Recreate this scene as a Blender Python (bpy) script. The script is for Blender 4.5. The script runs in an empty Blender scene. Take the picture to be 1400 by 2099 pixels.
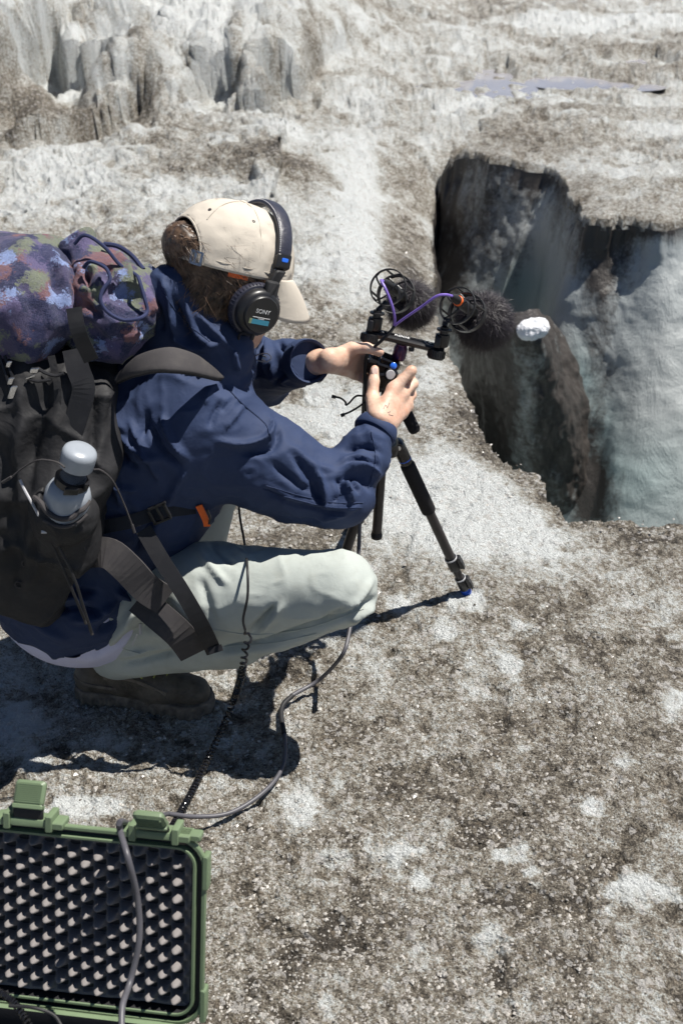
import bpy, math, random
import numpy as np
from mathutils import Vector, Matrix
random.seed(7)
RNG = np.random.RandomState(11)
scene = bpy.context.scene
COL = scene.collection

# ------------------------------------------------------------------ camera, sky, sun, exposure
F_PX, CX, CY, CAM_H, PITCH = 2450.0, 700.0, 1049.5, 1.6, math.radians(31.0)
cam_d = bpy.data.cameras.new('camera')
cam = bpy.data.objects.new('camera', cam_d)
COL.objects.link(cam)
cam.location = (0, 0, CAM_H)
cam.rotation_euler = (math.radians(90) - PITCH, 0, 0)
cam_d.sensor_fit = 'VERTICAL'
cam_d.sensor_height = 36.0
cam_d.lens = F_PX / 2099.0 * 36.0
cam_d.clip_start = 0.05
cam_d.clip_end = 2000.0
cam_d.dof.use_dof = True
cam_d.dof.focus_distance = 2.25
cam_d.dof.aperture_fstop = 7.0
scene.camera = cam

SUN_DIR = Vector((0.42, 0.10, 1.0)).normalized()      # towards the sun
SUN_EL = math.asin(SUN_DIR.z)
SUN_AZ = math.atan2(SUN_DIR.x, SUN_DIR.y)
world = bpy.data.worlds.new('World')
scene.world = world
world.use_nodes = True
wn = world.node_tree.nodes
wl = world.node_tree.links
wn.clear()
sky = wn.new('ShaderNodeTexSky')
sky.sky_type = 'NISHITA'
sky.sun_disc = False
sky.sun_elevation = SUN_EL
sky.sun_rotation = SUN_AZ
sky.altitude = 3500
sky.dust_density = 0.3
bg = wn.new('ShaderNodeBackground')
bg.inputs['Strength'].default_value = 0.05
wo = wn.new('ShaderNodeOutputWorld')
wl.new(sky.outputs[0], bg.inputs[0])
wl.new(bg.outputs[0], wo.inputs[0])
sun_d = bpy.data.lights.new('sun', 'SUN')
sun_d.energy = 5.0
sun_d.angle = math.radians(0.53)
sun_d.color = (1.0, 0.955, 0.885)
sun = bpy.data.objects.new('sun', sun_d)
COL.objects.link(sun)
sun.rotation_euler = SUN_DIR.to_track_quat('Z', 'Y').to_euler()
scene.view_settings.view_transform = 'Standard'
scene.view_settings.look = 'None'
scene.view_settings.exposure = 0.52
scene.view_settings.gamma = 1.0
scene.view_settings.use_curve_mapping = False
scene.cycles.max_bounces = 8
scene.cycles.use_denoising = True

# ------------------------------------------------------------------ placing by eye: photo pixel -> point of the place
ST, CT = math.sin(PITCH), math.cos(PITCH)
FWD = np.array([0, CT, -ST]); UPV = np.array([0, ST, CT]); RGT = np.array([1.0, 0, 0])
def ray(px, py):
    return FWD + RGT * ((px - CX) / F_PX) - UPV * ((py - CY) / F_PX)
def P(px, py, Y):
    d = ray(px, py); t = Y / d[1]
    return np.array([0, 0, CAM_H]) + d * t
def G(px, py, z=0.0):
    d = ray(px, py); t = (z - CAM_H) / d[2]
    return np.array([0, 0, CAM_H]) + d * t
def proj(v):
    q = v - np.array([0, 0, CAM_H])
    dep = np.maximum(q @ FWD, 1e-3)
    return CX + F_PX * (q @ RGT) / dep, CY - F_PX * (q @ UPV) / dep
def nrm(v):
    v = np.asarray(v, float); return v / (np.linalg.norm(v) + 1e-12)

# ------------------------------------------------------------------ noise
_T = RNG.rand(65536).astype(np.float32)
def _h(i, j, k):
    return _T[((i * 73856093) ^ (j * 19349663) ^ (k * 83492791)) & 65535]
def vn(x, y, z=None):
    if z is None: z = np.zeros_like(x)
    xi = np.floor(x).astype(np.int64); yi = np.floor(y).astype(np.int64); zi = np.floor(z).astype(np.int64)
    fx = x - xi; fy = y - yi; fz = z - zi
    fx = fx*fx*(3-2*fx); fy = fy*fy*(3-2*fy); fz = fz*fz*(3-2*fz)
    def L(a, b, t): return a + (b - a) * t
    r0 = L(L(_h(xi, yi, zi), _h(xi+1, yi, zi), fx), L(_h(xi, yi+1, zi), _h(xi+1, yi+1, zi), fx), fy)
    r1 = L(L(_h(xi, yi, zi+1), _h(xi+1, yi, zi+1), fx), L(_h(xi, yi+1, zi+1), _h(xi+1, yi+1, zi+1), fx), fy)
    return L(r0, r1, fz) * 2 - 1
def fbm(x, y, z=None, o=4, g=0.5):
    a = 1.0; s = 0; n = 0; f = 1.0
    for i in range(o):
        s = s + a * vn(x*f + 17.3*i, y*f - 9.1*i, None if z is None else z*f + 4.7*i); n += a
        a *= g; f *= 2.03
    return s / n
def sst(a, b, x):
    t = np.clip((x - a) / (b - a), 0, 1); return t*t*(3-2*t)

# ------------------------------------------------------------------ objects
def _wl(o):
    p = np.zeros(3)
    while o is not None:
        p += np.array(o.location); o = o.parent
    return p
def mesh_data(name, V, Fs, mats, smooth=True, mi=None):
    m = bpy.data.meshes.new(name)
    if isinstance(Fs, np.ndarray):
        n, k = Fs.shape
        m.vertices.add(len(V)); m.vertices.foreach_set('co', np.asarray(V, np.float32).ravel())
        m.loops.add(n*k); m.loops.foreach_set('vertex_index', Fs.astype(np.int32).ravel())
        m.polygons.add(n); m.polygons.foreach_set('loop_start', np.arange(0, n*k, k, dtype=np.int32))
        m.update(calc_edges=True)
    else:
        m.from_pydata([tuple(v) for v in V], [], Fs)
    m.validate()
    for q in (mats if isinstance(mats, (list, tuple)) else [mats]): m.materials.append(q)
    m.polygons.foreach_set('use_smooth', [smooth]*len(m.polygons))
    if mi is not None: m.polygons.foreach_set('material_index', np.asarray(mi, np.int32))
    m.update()
    return m
def link(name, md, parent=None):
    o = bpy.data.objects.new(name, md); COL.objects.link(o)
    if parent is not None: o.parent = parent
    return o
def obj(name, V, Fs, mat, parent=None, smooth=True, label=None, cat=None, group=None, kind=None, loc=None, mi=None):
    V = np.asarray(V, float)
    if parent is not None: V = V - _wl(parent)
    elif loc is not None: V = V - np.asarray(loc)
    o = link(name, mesh_data(name, V, Fs, mat, smooth, mi), parent)
    if parent is None and loc is not None: o.location = tuple(loc)
    tag(o, label, cat, group, kind)
    return o
def tag(o, label=None, cat=None, group=None, kind=None):
    for k, v in (('label', label), ('category', cat), ('group', group), ('kind', kind)):
        if v: o[k] = v
    return o
def thing(name, label, cat, loc, group=None):
    o = bpy.data.objects.new(name, None); COL.objects.link(o)
    o.location = tuple(float(c) for c in loc); o.empty_display_size = 0.05
    return tag(o, label, cat, group)
def attr(o, name, vals):
    a = o.data.attributes.new(name, 'FLOAT', 'POINT'); a.data.foreach_set('value', np.asarray(vals, np.float32))

class MB:
    def __init__(s): s.V = []; s.F = []; s.M = []
    def add(s, V, Fs, m=0):
        b = len(s.V); s.V += [tuple(v) for v in V]; s.F += [tuple(int(i)+b for i in f) for f in Fs]; s.M += [m]*len(Fs); return s
    def box(s, c, ax, ay, az, hx, hy, hz, bev=0.0, m=0):
        c = np.asarray(c, float); ax, ay, az = nrm(ax), nrm(ay), nrm(az)
        if bev <= 0:
            V = [c+ax*hx*i+ay*hy*j+az*hz*k for i in (-1,1) for j in (-1,1) for k in (-1,1)]
            return s.add(V, [(0,1,3,2),(4,6,7,5),(0,4,5,1),(2,3,7,6),(0,2,6,4),(1,5,7,3)], m)
        # rounded rectangle prism (rounded in ax/ay) with bevelled caps
        n = 4; ring = []
        for (sx, sy, a0) in ((1,1,0),(-1,1,90),(-1,-1,180),(1,-1,270)):
            for k in range(n+1):
                a = math.radians(a0 + 90*k/n); ring.append((sx*(hx-bev)+bev*math.cos(a), sy*(hy-bev)+bev*math.sin(a)))
        N = len(ring); V = []; b2 = min(bev, hz)*0.6
        for (zz, ins) in ((-hz, b2), (-hz+b2, 0), (hz-b2, 0), (hz, b2)):
            for (x, y) in ring:
                fx = 1-ins/hx; fy = 1-ins/hy
                V.append(c+ax*x*fx+ay*y*fy+az*zz)
        Fs = [(i*N+j, i*N+(j+1)%N, (i+1)*N+(j+1)%N, (i+1)*N+j) for i in range(3) for j in range(N)]
        Fs += [tuple(range(N))[::-1], tuple(range(3*N, 4*N))]
        return s.add(V, Fs, m)
    def tube(s, pts, r, n=10, caps=True, m=0):
        pts = [np.asarray(p, float) for p in pts]; K = len(pts)
        rs = [r]*K if np.isscalar(r) else list(r)
        T = [nrm(pts[min(i+1, K-1)]-pts[max(i-1, 0)]) for i in range(K)]
        u = nrm(np.cross(T[0], (0.3, 0.2, 1) if abs(T[0][2]) < .9 else (1, 0, 0))); V = []
        for i in range(K):
            u = nrm(u - T[i]*np.dot(u, T[i])); w = np.cross(T[i], u)
            for j in range(n):
                a = 2*math.pi*j/n; V.append(pts[i]+(u*math.cos(a)+w*math.sin(a))*rs[i])
        Fs = [(i*n+j, i*n+(j+1)%n, (i+1)*n+(j+1)%n, (i+1)*n+j) for i in range(K-1) for j in range(n)]
        if caps: Fs += [tuple(range(n))[::-1], tuple(range((K-1)*n, K*n))]
        return s.add(V, Fs, m)
    def lathe(s, o, ax, prof, n=24, m=0):          # prof: (distance along axis, radius)
        o = np.asarray(o, float); ax = nrm(ax); u = nrm(np.cross(ax, (0.31, 0.17, 1) if abs(ax[2]) < .9 else (1, 0, 0))); w = np.cross(ax, u)
        V = []
        for (t, r) in prof:
            for j in range(n):
                a = 2*math.pi*j/n; V.append(o+ax*t+(u*math.cos(a)+w*math.sin(a))*max(r, 1e-5))
        K = len(prof)
        Fs = [(i*n+j, i*n+(j+1)%n, (i+1)*n+(j+1)%n, (i+1)*n+j) for i in range(K-1) for j in range(n)]
        Fs += [tuple(range(n))[::-1], tuple(range((K-1)*n, K*n))]
        return s.add(V, Fs, m)
    def ribbon(s, pts, wd, w, th=0.002, m=0):       # strap: centre line, width vectors (one or per point), half width
        pts = [np.asarray(p, float) for p in pts]; K = len(pts)
        wd = [np.asarray(wd, float)]*K if np.ndim(wd) == 1 else [np.asarray(q, float) for q in wd]
        ws = [w]*K if np.isscalar(w) else list(w)
        V = []
        for i in range(K):
            t = nrm(pts[min(i+1, K-1)]-pts[max(i-1, 0)]); b = nrm(wd[i]-t*np.dot(wd[i], t)); nn = np.cross(t, b)
            for (a, c) in ((-1, -1), (1, -1), (1, 1), (-1, 1)): V.append(pts[i]+b*a*ws[i]+nn*c*th)
        Fs = [(i*4+j, i*4+(j+1)%4, (i+1)*4+(j+1)%4, (i+1)*4+j) for i in range(K-1) for j in range(4)]
        Fs += [(3,2,1,0), tuple(range((K-1)*4, K*4))]
        return s.add(V, Fs, m)
    def build(s, name, mat, parent=None, smooth=False, **k):
        o = obj(name, s.V, s.F, mat, parent, smooth, mi=s.M, **k)
        if smooth:
            o.data.set_sharp_from_angle(angle=math.radians(38))
        return o
def cr(pts, n=8):                                    # Catmull-Rom through points
    p = [np.asarray(q, float) for q in pts]; p = [2*p[0]-p[1]] + p + [2*p[-1]-p[-2]]; out = []
    for i in range(1, len(p)-2):
        for k in range(n):
            t = k/n
            out.append(0.5*((2*p[i])+(-p[i-1]+p[i+1])*t+(2*p[i-1]-5*p[i]+4*p[i+1]-p[i+2])*t*t+(-p[i-1]+3*p[i]-3*p[i+1]+p[i+2])*t**3))
    out.append(p[-2]); return out

# ------------------------------------------------------------------ signed-distance modelling (surface nets)
def sd_cap(p, a, b, ra, rb):
    a = np.asarray(a, np.float32); b = np.asarray(b, np.float32)
    ba = b-a; pa = p-a; h = np.clip((pa@ba)/max(float(ba@ba), 1e-9), 0, 1)
    return np.linalg.norm(pa-h[:, None]*ba, axis=1)-(ra+(rb-ra)*h)
def sd_ell(p, c, ax, r):                             # ax: 3 row axes
    q = (p-np.asarray(c, np.float32))@np.asarray(ax, np.float32).T
    r = np.asarray(r, np.float32); k0 = np.linalg.norm(q/r, axis=1); k1 = np.linalg.norm(q/(r*r), axis=1)
    return k0*(k0-1)/np.maximum(k1, 1e-6)
def sd_box(p, c, ax, h, r):
    q = np.abs((p-np.asarray(c, np.float32))@np.asarray(ax, np.float32).T)-(np.asarray(h, np.float32)-r)
    return np.linalg.norm(np.maximum(q, 0), axis=1)+np.minimum(q.max(axis=1), 0)-r
def smin(a, b, k):
    h = np.clip(0.5+0.5*(b-a)/k, 0, 1); return b+(a-b)*h-k*h*(1-h)
def sets(prims, p):                                  # prims: list of (kind, args, k) ; k blend; k<0 subtract
    d = None
    for (f, args, k) in prims:
        e = f(p, *args)
        if d is None: d = e
        elif k < 0: d = -smin(-d, e, -k)
        else: d = smin(d, e, k)
    return d
def surfnet(prims, lo, hi, h, post=None):
    lo = np.asarray(lo, float); hi = np.asarray(hi, float)
    n = np.ceil((hi-lo)/h).astype(int)+1
    X = lo[0]+h*np.arange(n[0]); Y = lo[1]+h*np.arange(n[1]); Z = lo[2]+h*np.arange(n[2])
    Fv = np.empty(n, np.float32)
    yy, zz = np.meshgrid(Y, Z, indexing='ij')
    step = max(1, 400000//(n[1]*n[2]))
    for i in range(0, n[0], step):
        xs = X[i:i+step]; k = len(xs)
        p = np.empty((k, n[1], n[2], 3), np.float32)
        p[..., 0] = xs[:, None, None]; p[..., 1] = yy; p[..., 2] = zz
        p = p.reshape(-1, 3); d = sets(prims, p)
        if post: d = post(p, d)
        Fv[i:i+step] = d.reshape(k, n[1], n[2])
    S = Fv < 0
    c = np.zeros(n-1, np.int8)
    for a in (0, 1):
        for b in (0, 1):
            for e in (0, 1): c += S[a:n[0]-1+a, b:n[1]-1+b, e:n[2]-1+e]
    act = (c > 0) & (c < 8)
    idx = np.full(n-1, -1, np.int64); ii = np.argwhere(act); idx[act] = np.arange(len(ii))
    acc = np.zeros((len(ii), 3)); cnt = np.zeros(len(ii))
    cor = [(a, b, e) for a in (0, 1) for b in (0, 1) for e in (0, 1)]
    for u in range(8):
        for v in range(u+1, 8):
            A, B = cor[u], cor[v]
            if sum(abs(A[t]-B[t]) for t in range(3)) != 1: continue
            fa = Fv[ii[:, 0]+A[0], ii[:, 1]+A[1], ii[:, 2]+A[2]]; fb = Fv[ii[:, 0]+B[0], ii[:, 1]+B[1], ii[:, 2]+B[2]]
            m = (fa < 0) != (fb < 0); t = np.where(m, fa/np.where(fa == fb, 1, fa-fb), 0)
            acc += np.where(m[:, None], np.array(A)+(np.array(B)-np.array(A))*t[:, None], 0); cnt += m
    V = lo+(ii+acc/np.maximum(cnt, 1)[:, None])*h
    Q = []
    for ax in range(3):
        o1, o2 = [(1, 2), (2, 0), (0, 1)][ax]
        sl0 = [slice(None)]*3; sl1 = [slice(None)]*3; sl0[ax] = slice(0, -1); sl1[ax] = slice(1, None)
        ch = S[tuple(sl0)] != S[tuple(sl1)]
        e = np.argwhere(ch); e = e[(e[:, o1] > 0) & (e[:, o2] > 0) & (e[:, o1] < n[o1]-1) & (e[:, o2] < n[o2]-1)]
        def g(d1, d2):
            q = e.copy(); q[:, o1] -= d1; q[:, o2] -= d2; return idx[q[:, 0], q[:, 1], q[:, 2]]
        q = np.stack([g(1, 1), g(0, 1), g(0, 0), g(1, 0)], 1)
        fl = ~S[e[:, 0], e[:, 1], e[:, 2]]; q[fl] = q[fl][:, ::-1]; Q.append(q)
    Q = np.concatenate(Q); Q = Q[(Q >= 0).all(1)]
    return V, Q
def vnormals(V, Q):
    n = np.cross(V[Q[:, 2]]-V[Q[:, 0]], V[Q[:, 3 if Q.shape[1] > 3 else 1]]-V[Q[:, 1]])
    out = np.zeros_like(V)
    for k in range(Q.shape[1]): np.add.at(out, Q[:, k], n)
    return out/np.maximum(np.linalg.norm(out, axis=1), 1e-12)[:, None]
def smoothV(V, Q, it=2, lam=0.5):
    e = np.concatenate([Q[:, [k, (k+1) % Q.shape[1]]] for k in range(Q.shape[1])])
    deg = np.bincount(e.ravel(), minlength=len(V)).astype(float)
    for _ in range(it):
        s = np.stack([np.bincount(e[:, 0], V[e[:, 1], c], len(V))+np.bincount(e[:, 1], V[e[:, 0], c], len(V)) for c in range(3)], 1)
        V = V+lam*(s/np.maximum(deg, 1)[:, None]-V)
    return V
def cloth(prims, lo, hi, h, strokes=(), nz=(), post=None, sm=2):
    """surface + drapery: each stroke is (photo polyline, height, half width) laid over the side seen in the photo"""
    V, Q = surfnet(prims, lo, hi, h, post); V = smoothV(V, Q, sm); N = vnormals(V, Q)
    d = np.zeros(len(V))
    for q_ in nz:
        amp, sc, sx = q_[:3]; f_ = fbm(V[:, 0]*sc[0]+sx, V[:, 1]*sc[1], V[:, 2]*sc[2], o=3 if len(q_) < 4 else 2)
        d += amp*f_ if len(q_) < 4 else amp*(np.exp(-(np.abs(f_)/.16))*2-.8)      # a fourth entry gives sharp creases
    if len(strokes):
        px, py = proj(V); face = np.clip(-(N@nrm(FWD))*2.0+0.25, 0, 1)
        for (pl, amp, w) in strokes:
            pl = np.asarray(pl, float)
            if len(pl) > 2: pl = np.array(cr([np.append(q, 0) for q in pl], 4))[:, :2]
            best = np.full(len(V), 1e9); tt = np.zeros(len(V)); K = len(pl)-1
            x0, x1 = pl[:, 0].min()-3*w, pl[:, 0].max()+3*w; y0, y1 = pl[:, 1].min()-3*w, pl[:, 1].max()+3*w
            s = np.where((px > x0) & (px < x1) & (py > y0) & (py < y1) & (face > 0))[0]
            if not len(s): continue
            bx = np.full(len(s), 1e9); bt = np.zeros(len(s))
            for k in range(K):
                a, b = pl[k], pl[k+1]; ba = b-a; L2 = max(ba@ba, 1e-6)
                h_ = np.clip(((px[s]-a[0])*ba[0]+(py[s]-a[1])*ba[1])/L2, 0, 1)
                dd = np.hypot(px[s]-a[0]-h_*ba[0], py[s]-a[1]-h_*ba[1]); m = dd < bx
                bx[m] = dd[m]; bt[m] = (k+h_[m])/K
            taper = np.minimum(1, np.minimum(bt, 1-bt)*4+0.15)
            d[s] += amp*np.exp(-(bx/w)**2)*taper*face[s]
    return V+N*d[:, None], Q
# ------------------------------------------------------------------ materials
class NT:
    def __init__(s, name):
        s.m = bpy.data.materials.new(name); s.m.use_nodes = True; s.t = s.m.node_tree; s.t.nodes.clear()
        s.out = s.t.nodes.new('ShaderNodeOutputMaterial'); s.b = s.t.nodes.new('ShaderNodeBsdfPrincipled')
        s.t.links.new(s.b.outputs[0], s.out.inputs[0]); s._c = None
    def n(s, ty, **k):
        q = s.t.nodes.new('ShaderNode'+ty)
        for a, v in k.items(): setattr(q, a, v)
        return q
    def l(s, a, b): s.t.links.new(a, b)
    def co(s):
        if s._c is None: s._c = s.n('TexCoord').outputs['Object']
        return s._c
    def setv(s, inp, v):
        if hasattr(v, 'is_linked') or hasattr(v, 'links'): s.l(v, inp)
        else: inp.default_value = v
    def mapped(s, sc, rot=(0, 0, 0)):
        q = s.n('Mapping'); s.l(s.co(), q.inputs[0]); q.inputs['Scale'].default_value = sc; q.inputs['Rotation'].default_value = rot; return q.outputs[0]
    def noise(s, sc, det=4, ro=0.6, vec=None, dist=0):
        q = s.n('TexNoise'); s.l(vec or s.co(), q.inputs['Vector'])
        q.inputs['Scale'].default_value = sc; q.inputs['Detail'].default_value = det; q.inputs['Roughness'].default_value = ro; q.inputs['Distortion'].default_value = dist
        return q.outputs[0]
    def vor(s, sc, feat='F1', vec=None, out='Distance'):
        q = s.n('TexVoronoi', feature=feat); s.l(vec or s.co(), q.inputs['Vector']); q.inputs['Scale'].default_value = sc; return q.outputs[out]
    def ramp(s, f, stops):
        q = s.n('ValToRGB'); s.l(f, q.inputs[0]); e = q.color_ramp.elements
        while len(e) < len(stops): e.new(0.5)
        for i, (p, c) in enumerate(stops):
            e[i].position = p; e[i].color = (c, c, c, 1) if np.isscalar(c) else tuple(c)+(1,)
        return q.outputs[0]
    def math(s, op, a, b=0.0, clamp=False):
        q = s.n('Math', operation=op, use_clamp=clamp); s.setv(q.inputs[0], a); s.setv(q.inputs[1], b); return q.outputs[0]
    def mix(s, f, a, b, bt='MIX'):
        q = s.n('Mix', data_type='RGBA', blend_type=bt); s.setv(q.inputs[0], f)
        for i, v in ((6, a), (7, b)):
            if isinstance(v, tuple): q.inputs[i].default_value = v+(1,) if len(v) == 3 else v
            else: s.l(v, q.inputs[i])
        return q.outputs[2]
    def bump(s, h, st, dist, prev=None):
        q = s.n('Bump'); s.l(h, q.inputs['Height']); q.inputs['Strength'].default_value = st; q.inputs['Distance'].default_value = dist
        if prev: s.l(prev, q.inputs['Normal'])
        return q.outputs[0]
    def attr(s, name):
        q = s.n('Attribute'); q.attribute_name = name; return q.outputs['Fac']
    def fin(s, col, rough=0.6, spec=0.5, metal=0.0, normal=None, sheen=0):
        I = s.b.inputs
        if isinstance(col, tuple): I['Base Color'].default_value = col+(1,)
        else: s.l(col, I['Base Color'])
        s.setv(I['Roughness'], rough); I['Specular IOR Level'].default_value = spec; I['Metallic'].default_value = metal
        if sheen: I['Sheen Weight'].default_value = sheen
        if normal: s.l(normal, I['Normal'])
        return s.m

def m_plain(name, col, rough=0.5, spec=0.5, metal=0.0, var=0.15, sc=40, bump=0.0, bsc=300, bd=0.001, sheen=0):
    t = NT(name); n = t.noise(sc, 4)
    c = t.mix(t.math('MULTIPLY', t.ramp(n, [(0.3, 0), (0.7, 1)]), 1.0), tuple(x*(1-var) for x in col), tuple(min(1, x*(1+var)) for x in col))
    nn = t.bump(t.noise(bsc, 3), bump, bd) if bump else None
    r = t.math('ADD', t.math('MULTIPLY', n, 0.2), rough-0.1)
    return t.fin(c, r, spec, metal, nn, sheen)
def m_fabric(name, col, var=0.12, weave=900, wr=14, ws=0.45, wd=0.010, rough=0.85, sheen=0.0, dust=None):
    t = NT(name)
    c = t.mix(t.ramp(t.noise(9, 5, 0.65), [(0.3, 0), (0.7, 1)]), tuple(x*(1-var) for x in col), tuple(x*(1+var) for x in col))
    if dust: c = t.mix(t.math('MULTIPLY', t.ramp(t.noise(30, 6, 0.7), [(0.5, 0), (0.75, 1)]), 0.35), c, dust)
    nn = t.bump(t.noise(wr, 4, 0.5, dist=0.6), ws, wd)
    nn = t.bump(t.noise(wr*5, 3, 0.6), ws*0.5, wd*0.25, nn)
    nn = t.bump(t.noise(weave, 2), 0.3, 0.0006, nn)
    return t.fin(c, rough, 0.3, 0, nn, sheen)

M = {}
M['navy'] = m_fabric('navy_cotton', (0.026, 0.042, 0.098), dust=(0.045, 0.062, 0.125), wr=20, ws=0.5, wd=0.006, rough=0.74)
M['khaki'] = m_fabric('sage_trousers', (0.415, 0.45, 0.425), var=0.08, ws=0.45, wd=0.007, dust=(0.30, 0.30, 0.255))
M['shirt'] = m_fabric('pale_shirt', (0.55, 0.56, 0.74), var=0.05)
M['cap'] = m_fabric('cap_cotton', (0.55, 0.50, 0.43), var=0.05, wr=30, ws=0.35, wd=0.004)
M['black_nylon'] = m_fabric('black_nylon', (0.020, 0.020, 0.022), var=0.35, wr=12, ws=0.6, wd=0.012, rough=0.65, dust=(0.052, 0.048, 0.048))
M['webbing'] = m_fabric('black_webbing', (0.020, 0.020, 0.023), var=0.2, wr=60, ws=0.2, wd=0.001, rough=0.55, dust=(0.05, 0.05, 0.05))
M['padding'] = m_fabric('grey_padding', (0.055, 0.051, 0.053), var=0.15, wr=30, ws=0.3, wd=0.003, dust=(0.12, 0.11, 0.10))
M['rubber'] = m_plain('black_rubber', (0.018, 0.018, 0.020), 0.6, 0.4, bump=0.3)
M['black'] = m_plain('black_plastic', (0.014, 0.014, 0.016), 0.38, 0.5)
M['gloss'] = m_plain('gloss_black', (0.010, 0.010, 0.012), 0.18, 0.6)
M['carbon'] = m_plain('dark_carbon_tube', (0.030, 0.026, 0.027), 0.34, 0.5, var=0.3, sc=200)
M['foam'] = m_plain('foam_grip', (0.020, 0.019, 0.021), 0.85, 0.3, bump=0.6, bsc=600, bd=0.002)
M['steel'] = m_plain('steel', (0.55, 0.55, 0.56), 0.3, 0.5, 1.0)
M['silver'] = m_plain('silver_plastic', (0.45, 0.45, 0.47), 0.35, 0.5)
M['blue'] = m_plain('blue_rubber', (0.02, 0.11, 0.60), 0.45, 0.5)
M['bluelens'] = m_plain('blue_level', (0.03, 0.16, 0.75), 0.2, 0.6)
M['purple'] = m_plain('purple_anodised', (0.045, 0.008, 0.055), 0.25, 0.6, 0.4)
M['lilac'] = m_plain('lilac_cable', (0.20, 0.13, 0.50), 0.45, 0.5)
M['orange'] = m_plain('orange_plastic', (0.85, 0.14, 0.015), 0.5, 0.5)
M['green'] = m_plain('sage_green_plastic', (0.150, 0.205, 0.120), 0.45, 0.45, var=0.12, sc=15, bump=0.15, bsc=500, bd=0.0006)
M['greycable'] = m_plain('grey_rubber_cable', (0.085, 0.083, 0.095), 0.45, 0.5)
M['white'] = m_plain('white_print', (0.75, 0.75, 0.75), 0.6, 0.3)
M['teal'] = m_plain('teal_print', (0.06, 0.30, 0.42), 0.5, 0.4)
M['khakiprint'] = m_plain('pale_green_print', (0.32, 0.36, 0.20), 0.5, 0.4)
M['bottle'] = m_plain('grey_bottle', (0.30, 0.33, 0.37), 0.33, 0.5, var=0.05)
M['vinyl'] = m_plain('dark_vinyl', (0.030, 0.031, 0.048), 0.4, 0.5, bump=0.5, bsc=120, bd=0.002)
M['lens'] = m_plain('dark_lens', (0.01, 0.012, 0.015), 0.08, 0.8)
M['lime'] = m_plain('lime_trim', (0.36, 0.38, 0.09), 0.6, 0.3)

def m_skin():
    t = NT('skin')
    c = t.mix(t.ramp(t.noise(28, 5, 0.6), [(0.35, 0), (0.7, 1)]), (0.62, 0.365, 0.26), (0.76, 0.55, 0.43))
    c = t.mix(t.math('MULTIPLY', t.ramp(t.noise(90, 3), [(0.55, 0), (0.75, 1)]), 0.35), c, (0.62, 0.32, 0.25))
    nn = t.bump(t.noise(160, 4), 0.5, 0.0016); nn = t.bump(t.noise(35, 3), 0.3, 0.003, nn)
    t.b.inputs['Subsurface Weight'].default_value = 0.15; t.b.inputs['Subsurface Radius'].default_value = (0.012, 0.004, 0.002)
    return t.fin(c, 0.5, 0.4, 0, nn)
M['skin'] = m_skin()
def m_leather():
    t = NT('worn_boot_leather')
    n = t.noise(35, 6, 0.7)
    c = t.mix(t.ramp(n, [(0.35, 0), (0.7, 1)]), (0.06, 0.05, 0.038), (0.15, 0.125, 0.095))
    c = t.mix(t.math('MULTIPLY', t.ramp(t.noise(12, 5), [(0.5, 0), (0.75, 1)]), 0.5), c, (0.17, 0.15, 0.125))
    nn = t.bump(t.noise(250, 4), 0.5, 0.001); nn = t.bump(t.noise(30, 4), 0.4, 0.005, nn)
    return t.fin(c, 0.65, 0.35, 0, nn)
M['leather'] = m_leather()
M['sole'] = m_plain('muddy_sole', (0.16, 0.135, 0.11), 0.85, 0.2, var=0.4, sc=60, bump=0.6, bsc=120, bd=0.003)
def m_hair():
    t = NT('brown_hair')
    c = t.mix(t.ramp(t.noise(1, 4, 0.6, vec=t.mapped((60, 60, 60))), [(0.35, 0), (0.68, 1)]), (0.022, 0.014, 0.010), (0.19, 0.118, 0.074))
    t.b.inputs['Anisotropic'].default_value = 0.4
    return t.fin(c, 0.42, 0.5)
M['hair'] = m_hair()
M['fur'] = m_plain('black_fur', (0.024, 0.019, 0.025), 0.5, 0.5, var=0.8, sc=300)
def m_fleece():
    t = NT('patterned_fleece')
    w = t.n('VectorMath', operation='ADD'); t.l(t.co(), w.inputs[0])
    nz = t.n('TexNoise'); t.l(t.co(), nz.inputs['Vector']); nz.inputs['Scale'].default_value = 30; nz.inputs['Detail'].default_value = 12; nz.inputs['Roughness'].default_value = 0.85
    sc = t.n('VectorMath', operation='SCALE'); t.l(nz.outputs['Color'], sc.inputs[0]); sc.inputs['Scale'].default_value = 0.11
    t.l(sc.outputs[0], w.inputs[1])
    vc = t.vor(33, vec=w.outputs[0], out='Color')
    sep = t.n('SeparateColor'); t.l(vc, sep.inputs[0])
    cc = t.ramp(sep.outputs[0], [(0.0, (0.020, 0.026, 0.065)), (0.24, (0.10, 0.085, 0.17)), (0.37, (0.028, 0.034, 0.085)), (0.48, (0.15, 0.17, 0.115)), (0.60, (0.17, 0.085, 0.085)), (0.71, (0.22, 0.29, 0.50)), (0.82, (0.060, 0.055, 0.11))])
    for nd_ in t.t.nodes:
        if nd_.type == 'VALTORGB': nd_.color_ramp.interpolation = 'CONSTANT'
    fz = t.ramp(t.noise(160, 4, 0.7), [(0.35, 0), (0.65, 1)])
    c = t.mix(t.math('MULTIPLY', fz, 0.35), cc, (0.10, 0.09, 0.16))
    nn = t.bump(t.noise(320, 4, 0.8), 1.0, 0.004); nn = t.bump(t.noise(60, 3), 0.4, 0.006, nn)
    return t.fin(t.mix(1.0, c, (1.3, 1.3, 1.3), 'MULTIPLY'), 0.95, 0.15, 0, nn, 0.12)
M['fleece'] = m_fleece()
M['piping'] = m_fabric('navy_piping', (0.030, 0.038, 0.095), wr=80, ws=0.3, wd=0.001)
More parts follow.
